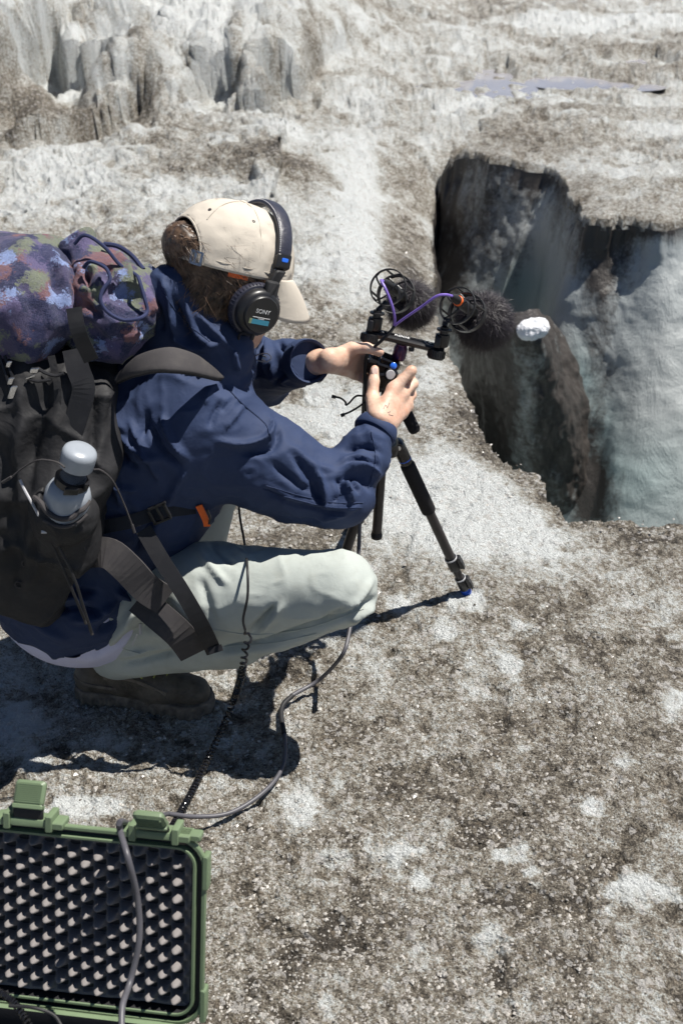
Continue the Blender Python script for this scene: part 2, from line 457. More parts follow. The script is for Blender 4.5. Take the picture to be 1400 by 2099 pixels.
def m_cfoam():
    t = NT('grey_foam')
    c = t.mix(t.noise(400, 2), (0.19, 0.175, 0.17), (0.27, 0.25, 0.245))
    return t.fin(c, 0.95, 0.15, 0, t.bump(t.noise(900, 2), 0.6, 0.001))
M['cfoam'] = m_cfoam()

def m_glacier():
    t = NT('glacier_surface')
    d = t.attr('dirt_shade')
    ge = t.n('NewGeometry'); c3 = ge.outputs['Position']
    n1 = t.noise(16, 8, 0.75, vec=c3); n2 = t.noise(75, 5, 0.75, vec=c3); n3 = t.noise(260, 3, 0.7, vec=c3)
    a = t.math('ADD', t.math('MULTIPLY', t.math('SUBTRACT', n1, 0.5), 1.4), t.math('MULTIPLY', t.math('SUBTRACT', n2, 0.5), 2.1))
    a = t.math('ADD', a, t.math('MULTIPLY', t.math('SUBTRACT', n3, 0.5), 1.7))
    a = t.math('MULTIPLY', a, t.math('ADD', t.math('MULTIPLY', d, 1.3), 0.42, clamp=True))
    f = t.math('ADD', d, a, clamp=True)
    col = t.ramp(f, [(0.0, (0.80, 0.83, 0.825)), (0.28, (0.58, 0.59, 0.56)), (0.5, (0.370, 0.334, 0.278)), (0.75, (0.208, 0.180, 0.140)), (1.0, (0.066, 0.055, 0.043))])
    # scattered dark grit and a few rusty grains
    vf = t.vor(150, vec=c3); gd = t.ramp(vf, [(0.14, 1), (0.30, 0)])
    gm = t.math('MULTIPLY', gd, t.ramp(t.noise(28, 3, 0.7, vec=c3), [(0.42, 0), (0.56, 1)]))
    gm = t.math('MULTIPLY', gm, t.math('ADD', t.math('MULTIPLY', d, 0.9), 0.25, clamp=True))
    col = t.mix(gm, col, (0.035, 0.03, 0.026))
    v2 = t.vor(95, vec=c3, out='Color'); s2 = t.n('SeparateColor'); t.l(v2, s2.inputs[0])
    col = t.mix(t.math('MULTIPLY', t.ramp(s2.outputs[0], [(0.93, 0), (0.96, 1)]), 0.30), col, (0.36, 0.29, 0.21))
    col = t.mix(t.math('MULTIPLY', t.ramp(s2.outputs[1], [(0.86, 0), (0.92, 1)]), 0.55), col, (0.72, 0.70, 0.68))
    nn = t.bump(n1, 0.9, 0.045); nn = t.bump(n2, 1.0, 0.018, nn)
    nn = t.bump(t.vor(170, vec=c3), 0.8, 0.005, nn); nn = t.bump(n3, 0.9, 0.004, nn)
    ro = t.math('ADD', 0.28, t.math('MULTIPLY', n2, 0.4))
    return t.fin(col, ro, 0.55, 0, nn)
M['glacier'] = m_glacier()
def m_wall():
    t = NT('crevasse_ice')
    d = t.attr('dirt_shade'); te = t.attr('teal')  # dirt, with painted shade added on the wall and the rib
    ge = t.n('NewGeometry'); c3 = ge.outputs['Position']
    mp = t.n('Mapping'); t.l(c3, mp.inputs[0]); mp.inputs['Rotation'].default_value = (0.5, 0.7, 0.3); mp.inputs['Scale'].default_value = (1, 1, 0.22)
    n1 = t.noise(5.5, 8, 0.68, vec=mp.outputs[0], dist=0.8); n2 = t.noise(22, 6, 0.75, vec=c3); n3 = t.noise(70, 4, 0.7, vec=c3)
    base = t.mix(te, (0.43, 0.455, 0.455), (0.13, 0.30, 0.31))
    base = t.mix(t.ramp(t.noise(2.2, 5, 0.6, vec=c3), [(0.35, 0), (0.7, 0.6)]), base, (0.35, 0.39, 0.40))
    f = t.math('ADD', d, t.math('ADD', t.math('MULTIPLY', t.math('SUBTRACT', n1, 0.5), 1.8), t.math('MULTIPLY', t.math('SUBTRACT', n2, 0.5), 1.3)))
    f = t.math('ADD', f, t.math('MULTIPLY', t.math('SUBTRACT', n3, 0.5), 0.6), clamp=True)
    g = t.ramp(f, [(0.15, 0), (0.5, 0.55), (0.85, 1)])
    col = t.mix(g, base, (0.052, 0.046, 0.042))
    nn = t.bump(n1, 0.35, 0.05); nn = t.bump(n2, 0.35, 0.015, nn); nn = t.bump(n3, 0.3, 0.003, nn)
    return t.fin(col, 0.42, 0.5, 0, nn)
M['wall'] = m_wall()
def m_water():
    t = NT('meltwater')
    return t.fin(t.mix(t.noise(3, 3), (0.22, 0.22, 0.25), (0.34, 0.34, 0.37)), 0.10, 0.6, 0, t.bump(t.noise(30, 3), 0.15, 0.004))
M['water'] = m_water()
M['snow'] = m_plain('snow_lump', (0.80, 0.82, 0.86), 0.6, 0.3, var=0.05, bump=0.8, bsc=60, bd=0.01)
# ------------------------------------------------------------------ glacier surface
RIM = [(890,612,-.20),(886,540,-.30),(888,450,-.32),(896,380,-.24),(912,328,-.10),(945,300,-.02),(985,303,.02),(1035,312,.02),(1085,326,.0),(1130,334,0),(1160,362,0),(1178,400,0),(1205,430,0),
       (1250,436,0),(1290,432,0),(1345,442,0),(1400,438,0),(1560,428,0),(1800,418,0),(2100,430,0),(2450,560,0),(2400,850,0),(1900,1040,0),(1650,1068,0),
       (1480,1066,0),(1400,1061,0),(1340,1055,0),(1290,1046,0),(1245,1052,0),(1200,1052,0),(1160,1052,0),(1145,1022,0),(1122,975,0),(1100,950,.0),(1070,940,0),(1040,942,0),(1015,900,0),(995,862,0),(975,826,0),(955,800,0),(940,750,0),(925,715,-.05),(905,660,-.12)]
rim3 = np.array([G(*r) for r in RIM])
_cl = np.vstack([rim3[-2:], rim3, rim3[:3]])
_rs = []
for i in range(2, len(_cl)-3):
    for k in range(8):
        t = k/8; a, b, c, d = _cl[i-1], _cl[i], _cl[i+1], _cl[i+2]
        _rs.append(0.5*((2*b)+(-a+c)*t+(2*a-5*b+4*c-d)*t*t+(-a+3*b-3*c+d)*t**3))
rimS = np.array(_rs)
_seg = np.linalg.norm(np.roll(rimS, -1, 0)-rimS, axis=1); _cum = np.concatenate([[0], np.cumsum(_seg)])
NT_ = 900
_tt = np.linspace(0, _cum[-1], NT_, endpoint=False)
rimS = np.stack([np.interp(_tt, _cum, np.append(rimS[:, k], rimS[0, k])) for k in range(3)], 1)
_tan = np.roll(rimS, -2, 0)-np.roll(rimS, 2, 0); _tan[:, 2] = 0
for _ in range(12): _tan = (_tan+np.roll(_tan, 1, 0)+np.roll(_tan, -1, 0))/3
_tan /= np.linalg.norm(_tan, axis=1)[:, None]
area = np.sum(rimS[:, 0]*np.roll(rimS[:, 1], -1)-np.roll(rimS[:, 0], -1)*rimS[:, 1])
rimN = np.stack([-_tan[:, 1], _tan[:, 0]], 1)*(1 if area > 0 else -1)      # inward
# rim wobble at the scale of melting lumps
_w = 0.034*fbm(rimS[:, 0]*9, rimS[:, 1]*9, o=4, g=.6)+0.012*vn(rimS[:, 0]*38, rimS[:, 1]*38)
rimS[:, :2] += rimN*_w[:, None]

def rim_dist(x, y):
    """signed distance to the rim (positive inside the crevasse) and the rim height there"""
    d = np.full(len(x), 1e9); rz = np.zeros(len(x)); ins = np.zeros(len(x), bool); qx = np.array(x, float); qy = np.array(y, float)
    R = rimS[::2]; 
    for i in range(len(R)):
        a = R[i]; b = R[(i+1) % len(R)]
        bx, by = b[0]-a[0], b[1]-a[1]; L2 = bx*bx+by*by+1e-12
        h = np.clip(((x-a[0])*bx+(y-a[1])*by)/L2, 0, 1)
        e = (x-a[0]-h*bx)**2+(y-a[1]-h*by)**2; m = e < d
        d[m] = e[m]; rz[m] = a[2]+(b[2]-a[2])*h[m]; qx[m] = (a[0]+h*bx)[m]; qy[m] = (a[1]+h*by)[m]
        c = (a[1] > y) != (b[1] > y)
        ins ^= c & (x < bx*(y-a[1])/(by if abs(by) > 1e-9 else 1e-9)+a[0])
    return np.where(ins, 1, -1)*np.sqrt(d), rz, qx, qy

face_px = [(-900,300),(-300,285),(-60,262),(20,236),(60,222),(90,205),(150,206),(200,232),(255,226),(330,236),(410,244),(440,232),(475,244),(540,242),(575,226),(615,210),(640,175),(665,150),(720,128),(800,118)]
fl = np.array([G(*q) for q in face_px])
def ground_h(x, y):
    r = np.hypot(x, y)
    near = sst(2.7, 3.8, y)
    h = 0.035*fbm(x*1.1, y*1.1, o=3)*near+0.012*fbm(x*3.5+3, y*3.5, o=3)
    h += 0.05*fbm(x*1.9+2, y*1.9, o=4)*sst(3.2, 4.6, y)
    h += 0.13*fbm(x*.55+9, y*.55+2, o=3)*sst(4.5, 7, y)+0.05*fbm(x*2.2, y*1.3, o=4)*sst(5, 7.5, y)
    h += 0.5*fbm(x*.12, y*.12, o=3)*sst(12, 40, r)
    # the bank of clean ice across the back
    yl = np.interp(x, fl[:, 0], fl[:, 1])
    amp = 0.62*sst(1.0, -0.7, x-0.02*y)
    s = y-yl+0.16*fbm(x*1.4, y*1.2, o=2)+.05*fbm(x*7, y*7, o=3)
    bank = 0.42*sst(-0.05, 0.40, s)**.8+0.58*sst(0.15, 1.9, s)
    h += amp*bank*(1+0.18*fbm(x*1.6, y*1.3, o=3))
    h += 0.15*sst(-.1, -.8, x-.02*y)*fbm(x*2.6, y*2.6+3, o=3)*sst(.0, .4, s)+amp*0.08*(.4-np.abs(fbm(x*5, y*5, o=3)))*sst(0, .25, s)
    for (px, oy, rx, ry, dp) in ((105, .20, .36, .26, .30), (235, .06, .16, .14, .16), (445, .16, .17, .24, .30), (585, .15, .19, .22, .26), (60, .55, .10, .40, .14)):
        gx = G(px, 215)[0]; gy = np.interp(gx, fl[:, 0], fl[:, 1])+oy
        q = ((x-gx)/rx)**2+((y-gy)/ry)**2+.5*fbm(x*5, y*5, o=3); k = sst(1.35, .75, q); h = h*(1-k)+np.minimum(h, -.02)*k
    # gullies down its face
    for (px, w, dep) in ((190, .04, .06), (297, .04, .07), (490, .03, .08), (75, .05, .1)):
        gx = G(px, 215)[0]; h -= amp*dep*np.exp(-((x-gx-0.05*s)/w)**2)*sst(0.0, .12, s)*sst(1.1, .3, s)
    # bright block at the far left
    c = G(20, 232); h += 0.20*np.exp(-(((x-c[0])/.26)**4+((y-c[1]-.1)/.22)**4))
    # low dirty ridge with a broken edge
    a = G(35, 290); b = G(245, 232); tx = np.clip((x-a[0])/(b[0]-a[0]), 0, 1.3); cy = a[1]+(b[1]-a[1])*tx
    sd = (y-cy)+0.05*vn(x*9, y*4)
    h += 0.17*sst(-.015, .03, sd)*sst(.75, .15, sd)*sst(a[0]-.15, a[0]+.1, x)*sst(b[0]+.35, b[0]-.1, x)
    # slope that funnels towards the crevasse, with a rounded clean rib
    c = G(800, 430); q = ((x-c[0])/.50)**2+((y-c[1])/1.35)**2; h -= 0.16*np.exp(-q)
    pa, pb = G(560, 270), G(770, 520); ba = (pb-pa)[:2]; hh = np.clip(((x-pa[0])*ba[0]+(y-pa[1])*ba[1])/(ba@ba), 0, 1)
    dd = np.hypot(x-pa[0]-hh*ba[0], y-pa[1]-hh*ba[1]); h += 0.22*np.exp(-(dd/.30)**2)*sst(-.1, .7, hh)
    c = G(985, 1180, .05); h += .052*np.exp(-(((x-c[0])/.30)**2+((y-c[1])/.26)**2))
    # pools
    for (px, py, rx, ry) in POOLS:
        c = G(px, py); dx = (x-c[0])/rx; dy = (y-c[1])/ry; q = dx*dx+dy*dy+1.8*fbm(x*5, y*5, o=3)
        h = h*(1-sst(2.2, .8, q))+(-0.055)*sst(2.2, .8, q)
    # near shaping and lumpy surface at hand scale
    fine = 0.0105*fbm(x*17, y*17, o=4, g=.65)+0.0052*fbm(x*60, y*60, o=3, g=.7)-.010*sst(.18, .45, fbm(x*13+4, y*13, o=3, g=.6))
    fine += 0.018*np.maximum(0, fbm(x*8+5, y*8, o=3)-.1)*near
    return h+fine*(1+0.9*sst(3, 7, y))
POOLS = [(975,168,.34,.26),(1165,156,.24,.18),(1270,164,.26,.12),(905,182,.22,.12),(1020,188,.40,.10),(828,48,.16,.35),(1005,140,.13,.2),(1310,120,.2,.22),(545,243,.16,.07)]
def dirt_map(x, y):
    v = np.stack([x, y, np.zeros_like(x)], 1)
    px, py = proj(v)
    D = 0.53+0.12*fbm(x*1.3, y*1.3, o=3)
    D -= 0.095*sst(1100, 1300, py)
    D += 0.38*fbm(x*2.6, y*2.6, o=4, g=.65)
    D = D-0.16*sst(700, 150, py)+0.02*sst(1050, 1250, py)
    B = [(980,1090,190,110,-.78),(860,1010,130,100,-.62),(1110,1130,90,50,-.35),(620,860,150,70,-.40),(560,1070,140,40,-.15),(700,830,80,80,-.25),
         (200,350,260,90,-.42),(60,450,120,60,-.35),(450,400,160,55,-.28),(90,300,60,40,-.1),(620,290,90,35,-.35),(735,390,55,110,-.55),(650,560,120,150,-.2),(745,500,40,100,-.3),(690,480,70,70,-.3),(640,460,90,60,-.15),
         (440,350,190,30,.50),(330,300,90,25,.32),(600,350,60,45,.40),(560,640,110,60,.25),(620,665,70,40,.18),(830,420,45,150,.38),(850,560,40,80,.2),(900,700,45,60,-.35),(880,780,40,60,-.3),
         (1010,930,80,70,.22),(1130,1010,60,50,.2),(960,860,60,60,.15),(1280,1120,200,60,.15),(640,1110,90,25,.10),(560,640,90,90,-.1),(930,960,60,60,-.15),
         (1250,30,180,26,-.42),(1130,45,140,24,-.32),(960,225,80,40,-.42),(750,210,40,50,-.25),(880,120,180,30,-.12),(1350,230,120,60,-.2),(1180,290,150,40,.05),(1300,330,160,50,-.12),(1060,270,100,30,.15),
         (330,110,330,110,-.60),(100,330,100,40,-.1),(100,235,120,22,.55),(60,270,60,25,.3),(20,190,40,30,-.5),(90,60,35,55,.35),(60,110,25,50,.3),(190,130,22,45,.32),(300,160,26,70,.45),(490,170,18,60,.45),(640,160,30,40,.35),(380,75,60,12,.2),(575,85,120,16,.2),(300,230,60,15,.3),(560,60,300,14,.1),
         (1250,15,300,6,.25),(1370,1450,30,40,-.3),(1200,2000,200,60,-.08),
         (620,1650,70,75,-.38),(690,1700,40,50,-.25),(700,1590,30,40,-.25),(820,1255,38,20,-.5),(965,1262,36,20,-.42),(1065,1300,40,18,-.25),(915,1318,24,12,-.5),(640,1250,60,20,.1),
         (1045,1752,50,28,-.55),(1090,1790,30,24,-.4),(1000,1935,44,40,-.62),(860,1810,30,25,-.35),(810,1765,22,18,-.4),(958,1820,30,25,-.3),(1105,1815,20,16,-.3),(1320,1845,55,35,-.42),(1240,1880,90,40,-.25),(1290,1950,60,80,-.15),(1215,1650,26,18,-.35),(1075,1530,25,20,-.3),
         (1390,1440,25,25,-.4),(1110,1420,40,25,-.2),(1020,1440,40,20,-.15),(845,1950,35,35,-.25),(1020,2060,60,40,-.25),(870,1985,40,30,-.2),(1270,1560,30,30,-.2),(170,1650,80,26,-.42),(40,1480,70,60,-.45),(70,1530,50,50,-.3),(255,1520,40,25,-.25),(300,1680,60,15,-.1),
         (1150,1400,250,120,.08),(900,1550,180,90,.07),(1000,1370,50,30,.0),(760,1900,120,120,.12),(560,1950,100,120,.06),(900,1420,100,60,.03),(1200,1250,150,70,.02)]
    wob = 1+0.6*fbm(x*7, y*7, o=4, g=.6); W = np.zeros_like(D)
    for (cx, cy, rx, ry, a) in B:
        q = ((px-cx)/rx)**2+((py-cy)/ry)**2
        m = q < 8
        if a <= -.2 and cy > 1150: W[m] = np.maximum(W[m], min(1, -a*2.2)*np.exp(-q[m]*.9)); continue
        D[m] += a*np.exp(-(q[m]*wob[m])**1.3)*(1.3 if cy > 1200 else 1.0)
    D += 0.14*sst(0.15, .6, fbm(x*5+1, y*5, o=4, g=.6))-0.26*sst(0.10, .45, fbm(x*6.5+31, y*6.5, o=4, g=.65))*(y > 2.4)
    fg = sst(2.9, 2.2, y)
    W = np.maximum(W, fg*sst(.12, .8, fbm(x*8.5+31, y*8.5, o=3))*.8)
    e = .7*fbm(x*14, y*14, o=5, g=.7)+.12*vn(x*90, y*90)
    D = D-.34*sst(.22, .70, W+e*np.clip(W*2, 0, 1))-.26*sst(.50, .80, W+e*np.clip(W*2, 0, 1))
    D += .26*sst(.12, .5, fbm(x*11+7, y*11, o=4, g=.7))*fg-.30*sst(.05, .5, fbm(x*4+7, y*4+2, o=5, g=.75))*fg
    D += .25*sst(.18, .45, fbm(x*13+4, y*13, o=3, g=.6))
    return D

az1 = np.radians(np.linspace(-18.8, 18.8, 480))
azl = np.radians(np.concatenate([np.linspace(-180, -50, 20), np.linspace(-46, -19.3, 70)]))
az = np.concatenate([azl, az1, -azl[::-1]])
q = np.linspace(1/0.62, 1/13.5, 980)
q = np.concatenate([q[:-200:1], np.linspace(q[-200], q[-1], 330)])
rr = 1/q
rr = np.concatenate([[0.02, .15, .3, .42, .52], rr, 13.5*1.09**np.arange(1, 52)])
A, R_ = np.meshgrid(az, rr, indexing='xy')
X = (R_*np.sin(A)).ravel(); Yv = (R_*np.cos(A)).ravel()
box = (X > -.3) & (X < 6) & (Yv > 2.2) & (Yv < 8)
sd = np.full(len(X), -9.0); rz = np.zeros(len(X))
_s, _z, _qx, _qy = rim_dist(X[box], Yv[box]); sd[box] = _s; rz[box] = _z
QX = X.copy(); QY = Yv.copy(); QX[box] = _qx; QY[box] = _qy
H = ground_h(X, Yv)
w = np.exp(-np.maximum(0, -sd)/(0.20+.22*sst(.02, .25, -rz)))*(sd > -3)
H = H*(1-w)+(rz+0.006*fbm(X*30, Yv*30, o=3)+0.35*(H-rz)*0)*w+w*(0.014*fbm(X*12, Yv*12, o=4, g=.65)+.022*np.abs(fbm(X*26, Yv*26, o=3, g=.6))*sst(3.6, 3.2, Yv))
# lumps pushed out along the slope itself, so that steep faces are knobbly too
_Xg, _Yg, _Hg = (q_.reshape(nr_, nc_) for q_ in (X, Yv, H)) if False else (X.reshape(len(rr), len(az)), Yv.reshape(len(rr), len(az)), H.reshape(len(rr), len(az)))
_P = np.stack([_Xg, _Yg, _Hg], -1); _n = np.cross(np.gradient(_P, axis=1), np.gradient(_P, axis=0)); _n /= np.linalg.norm(_n, axis=-1)[..., None]+1e-12
_n = _n.reshape(-1, 3); _n[_n[:, 2] < 0] *= -1
_lw = sst(3.0, 4.2, Yv)*sst(30, 14, Yv)*sst(-.08, -.35, sd)*np.where(sd < -8.9, 1, 1)
_a = .045*fbm(X*4.5, Yv*4.5, H*4.5, o=4, g=.6)+.075*(.35-np.abs(fbm(X*2.2+5, Yv*2.2, H*2.6, o=3)))*sst(6, 6.8, Yv)*sst(.3, -.3, X)+.014*fbm(X*17, Yv*17, H*17, o=3, g=.6)
X = X+_n[:, 0]*_a*_lw; Yv = Yv+_n[:, 1]*_a*_lw; H = H+_n[:, 2]*_a*_lw
H -= 0.038*sst(-.20, 0.02, sd)**2; ins = sd > 0; H[ins] = rz[ins]-.085; X[ins] = QX[ins]; Yv[ins] = QY[ins]
GV = np.stack([X, Yv, H], 1)
nc = len(az); nr = len(rr)
i0 = (np.arange(nr-1)[:, None]*nc+np.arange(nc-1)[None, :]).ravel()
Fq = np.stack([i0, i0+1, i0+nc+1, i0+nc], 1)
keep = sd[Fq].min(1) < 0.0
Fq = Fq[keep][:, ::-1]
# drop unused vertices
used = np.unique(Fq); remap = np.full(len(GV), -1); remap[used] = np.arange(len(used))
GVu = GV[used]; Fq = remap[Fq]
g_o = obj('glacier_ground', GVu, Fq, M['glacier'], kind='structure', label='grey white dirty glacier surface')
Dm = dirt_map(GVu[:, 0], GVu[:, 1])
Dm += 0.10*np.exp(-np.abs(sd[used])/0.07)
attr(g_o, 'dirt_shade', Dm)  # the ground holds dirt alone
def gz(x, y):
    x = np.array([float(x)]); y = np.array([float(y)]); return float(ground_h(x, y)[0])

# pools of meltwater
wv = [(-3.0, 6.3, -.03), (3.5, 6.3, -.03), (3.5, 15, -.03), (-3.0, 15, -.03)]
def pool_sheet():
    mb = MB()
    for (px, py, rx, ry) in POOLS:
        c = G(px, py); n = 20
        V = [(c[0]+1.2*rx*math.cos(2*math.pi*k/n), c[1]+1.2*ry*math.sin(2*math.pi*k/n), -0.034) for k in range(n)]
        mb.add(V, [tuple(range(n))])
    return mb
for (px, py, rx, ry) in POOLS:
    c = G(px, py); n = 20; V = [(c[0]+1.2*rx*math.cos(2*math.pi*k/n), c[1]+1.2*ry*math.sin(2*math.pi*k/n), -0.043-0.0007*POOLS.index((px, py, rx, ry))) for k in range(n)]
    obj('meltwater_pool', V, [tuple(range(n))], M['water'], kind='structure')

# ------------------------------------------------------------------ crevasse walls
NV = 330
u = np.linspace(0, 1, NV)
dep = 4.2*u**1.25
def soft(seq, s): return np.interp(np.arange(NT_)/NT_, *seq)
# position along the rim by photo x of the rim point
rpx, rpy = proj(rimS)
TT, DD = np.meshgrid(np.arange(NT_), dep, indexing='ij')
rSm = rimS.copy()
for _ in range(70): rSm = (2*rSm+np.roll(rSm, 1, 0)+np.roll(rSm, -1, 0))/4
nSm = rimN.copy()
for _ in range(60): nSm = (nSm+np.roll(nSm, 1, 0)+np.roll(nSm, -1, 0))/3
nSm /= np.linalg.norm(nSm, axis=1)[:, None]
_k = sst(0.0, .30, DD)
bx = rimS[:, 0][TT]*(1-_k)+rSm[:, 0][TT]*_k; by = rimS[:, 1][TT]*(1-_k)+rSm[:, 1][TT]*_k; bz = rimS[:, 2][TT]
rimN = nSm
nx = rimN[:, 0][TT]; ny = rimN[:, 1][TT]
far = ((rimN[:, 1] < -0.35) & (rimS[:, 1] > 4.3))[TT]*1.0
for _ in range(20): far = (far+np.roll(far, 1, 0)+np.roll(far, -1, 0))/3
off = -.004+0.10*DD
# the far right wall: hollow under the lip, then bulging towards the light
xr = bx
hol = -0.03*np.exp(-((DD-.16)/.12)**2)*np.exp(-((xr-1.22)/.20)**2)
bul = 0.30*sst(-.15, 1.6, DD)*(1+.25*np.sin(xr*1.6+.6))
off = off+far*(hol+bul)
off = off+far*.20*DD*sst(1.05, 1.5, xr)
rid = 0.10*np.exp(-((xr-(1.02+0.10*DD))/.13)**2)*sst(0, .4, DD)*sst(2.0, .9, DD)
off = off+far*rid*.6
xx = bx+nx*off; yy = by+ny*off; zz = bz-0.065-DD
nse = (0.07-.035*sst(1.1, 1.4, xr))*fbm(xx*2.0, yy*2.0, zz*1.1, o=4)+0.016*fbm(xx*11, yy*11, zz*6, o=4, g=.6)*(1+np.exp(-DD/.2))
nse *= sst(0, .12, DD)*1.0
# lenticular flow streaks
xx = xx+nx*nse; yy = yy+ny*nse
WV = np.stack([xx, yy, zz], -1).reshape(-1, 3)
ii, jj = np.meshgrid(np.arange(NT_), np.arange(NV-1), indexing='ij')
k0 = (ii*NV+jj).ravel(); k1 = (((ii+1) % NT_)*NV+jj).ravel()
WF = np.stack([k0, k1, k1+1, k0+1], 1)
if area < 0: WF = WF[:, ::-1]
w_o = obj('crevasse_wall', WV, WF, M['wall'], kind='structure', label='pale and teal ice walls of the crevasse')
wx, wy = proj(WV)
dd = DD.ravel(); 
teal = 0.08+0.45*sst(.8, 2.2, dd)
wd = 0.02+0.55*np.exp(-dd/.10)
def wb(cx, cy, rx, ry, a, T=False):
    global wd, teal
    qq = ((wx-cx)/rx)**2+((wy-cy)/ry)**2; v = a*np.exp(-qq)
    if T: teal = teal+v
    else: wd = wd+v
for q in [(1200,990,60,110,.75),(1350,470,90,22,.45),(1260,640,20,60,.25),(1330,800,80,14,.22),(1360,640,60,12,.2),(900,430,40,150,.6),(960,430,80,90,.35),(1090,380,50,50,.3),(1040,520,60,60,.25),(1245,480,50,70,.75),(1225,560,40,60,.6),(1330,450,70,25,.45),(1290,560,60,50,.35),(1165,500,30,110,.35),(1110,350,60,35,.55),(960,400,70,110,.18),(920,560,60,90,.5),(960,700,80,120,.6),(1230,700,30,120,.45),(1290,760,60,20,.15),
          (1340,700,90,130,-.35),(1320,900,120,120,-.3),(1130,560,30,80,-.2),(1150,640,40,60,-.15),(1380,560,50,60,-.25),(1200,960,40,120,.55),(1240,1000,60,80,.2),(1090,430,70,60,.15),(900,330,60,40,.3),(1000,520,70,60,.12),(1060,600,50,60,-.25)]: wb(*q)  # wall dirt, plus shade painted into the lower centre and upper left
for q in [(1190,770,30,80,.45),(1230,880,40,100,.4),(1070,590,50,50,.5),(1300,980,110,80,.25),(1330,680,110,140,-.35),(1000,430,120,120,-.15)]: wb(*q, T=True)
attr(w_o, 'dirt_shade', wd); attr(w_o, 'teal', np.clip(teal, 0, 1))
cen = rimS.mean(0)
fo = obj('crevasse_floor', [(-.5, 2, -4.1), (7, 2, -4.1), (7, 8, -4.1), (-.5, 8, -4.1)], [(0, 1, 2, 3)], M['wall'], kind='structure')

# lower rib of dirty ice standing in the crevasse
def sheet(name, ctrl, nu, nv, mat, amp, **k):
    C = np.array([[P(*c) for c in row] for row in ctrl])
    rows = [np.array(cr(list(r), nu)) for r in C]
    cols = [np.array(cr([r[i] for r in rows], nv)) for i in range(len(rows[0]))]
    S = np.stack(cols, 1); a, b = S.shape[:2]
    du = np.gradient(S, axis=1); dv = np.gradient(S, axis=0); N = np.cross(du, dv); N /= np.linalg.norm(N, axis=-1)[..., None]+1e-9
    S2 = S+N*(amp*fbm(S[..., 0]*6, S[..., 1]*6, S[..., 2]*3.5, o=4)+amp*.3*fbm(S[..., 0]*22, S[..., 1]*22, S[..., 2]*14, o=3))[..., None]
    i = (np.arange(a-1)[:, None]*b+np.arange(b-1)[None]).ravel()
    return obj(name, S2.reshape(-1, 3), np.stack([i, i+b, i+b+1, i+1], 1), mat, **k), S2
rib = [[(985,665,5.5),(1000,658,5.2),(1050,645,4.75),(1100,632,4.75),(1122,650,5.0),(1118,655,5.4)],
       [(960,700,5.3),(990,690,4.85),(1050,680,4.52),(1110,680,4.55),(1152,700,4.95),(1145,690,5.4)],
       [(945,770,5.3),(1000,760,4.80),(1065,750,4.55),(1140,765,4.62),(1188,795,5.0),(1180,785,5.4)],
       [(960,880,5.3),(1020,880,4.82),(1085,870,4.62),(1165,870,4.70),(1222,890,5.05),(1215,880,5.5)],
       [(990,1000,5.3),(1050,1000,4.88),(1110,990,4.72),(1190,1000,4.80),(1262,1000,5.1),(1255,1000,5.5)],
       [(1000,1150,5.3),(1060,1150,4.95),(1120,1150,4.85),(1210,1150,4.9),(1300,1150,5.15),(1295,1150,5.5)]]
r_o, S2 = sheet('dirty_ice_rib', rib, 36, 40, M['wall'], .05, kind='structure', label='dark dirty rib of ice down in the crevasse')
sv = S2.reshape(-1, 3); sx, sy = proj(sv)
rd = np.full(len(sv), .98)  # real dirt, raised further so the rib's shade sits in its colour
for (cx, cy, rx, ry, a) in [(1080,840,22,110,-.42),(1060,950,30,110,-.35),(1110,740,22,60,-.3),(1190,820,40,130,.4),(960,820,40,110,.4),(1070,680,40,30,.2),(1135,1000,30,60,-.15)]:
    rd += a*np.exp(-((sx-cx)/rx)**2-((sy-cy)/ry)**2)
attr(r_o, 'dirt_shade', rd); attr(r_o, 'teal', np.full(len(sv), .12))
c = P(1093, 675, 4.50)
V, Q = surfnet([(sd_ell, (c, np.eye(3), (.060, .05, .045)), 0), (sd_ell, (c+[.03, 0, .012], np.eye(3), (.03, .03, .03)), .02), (sd_ell, (c+[-.03, -.01, -.01], np.eye(3), (.035, .03, .03)), .02)], c-.12, c+.12, .006)
V = V+vnormals(V, Q)*(0.015*fbm(V[:, 0]*24, V[:, 1]*24, V[:, 2]*24, o=4, g=.65))[:, None]
obj('snow_lump', V, Q, M['snow'], loc=c-[0, 0, .045], label='small white lump of snow on the ledge inside the crevasse', cat='snow lump')

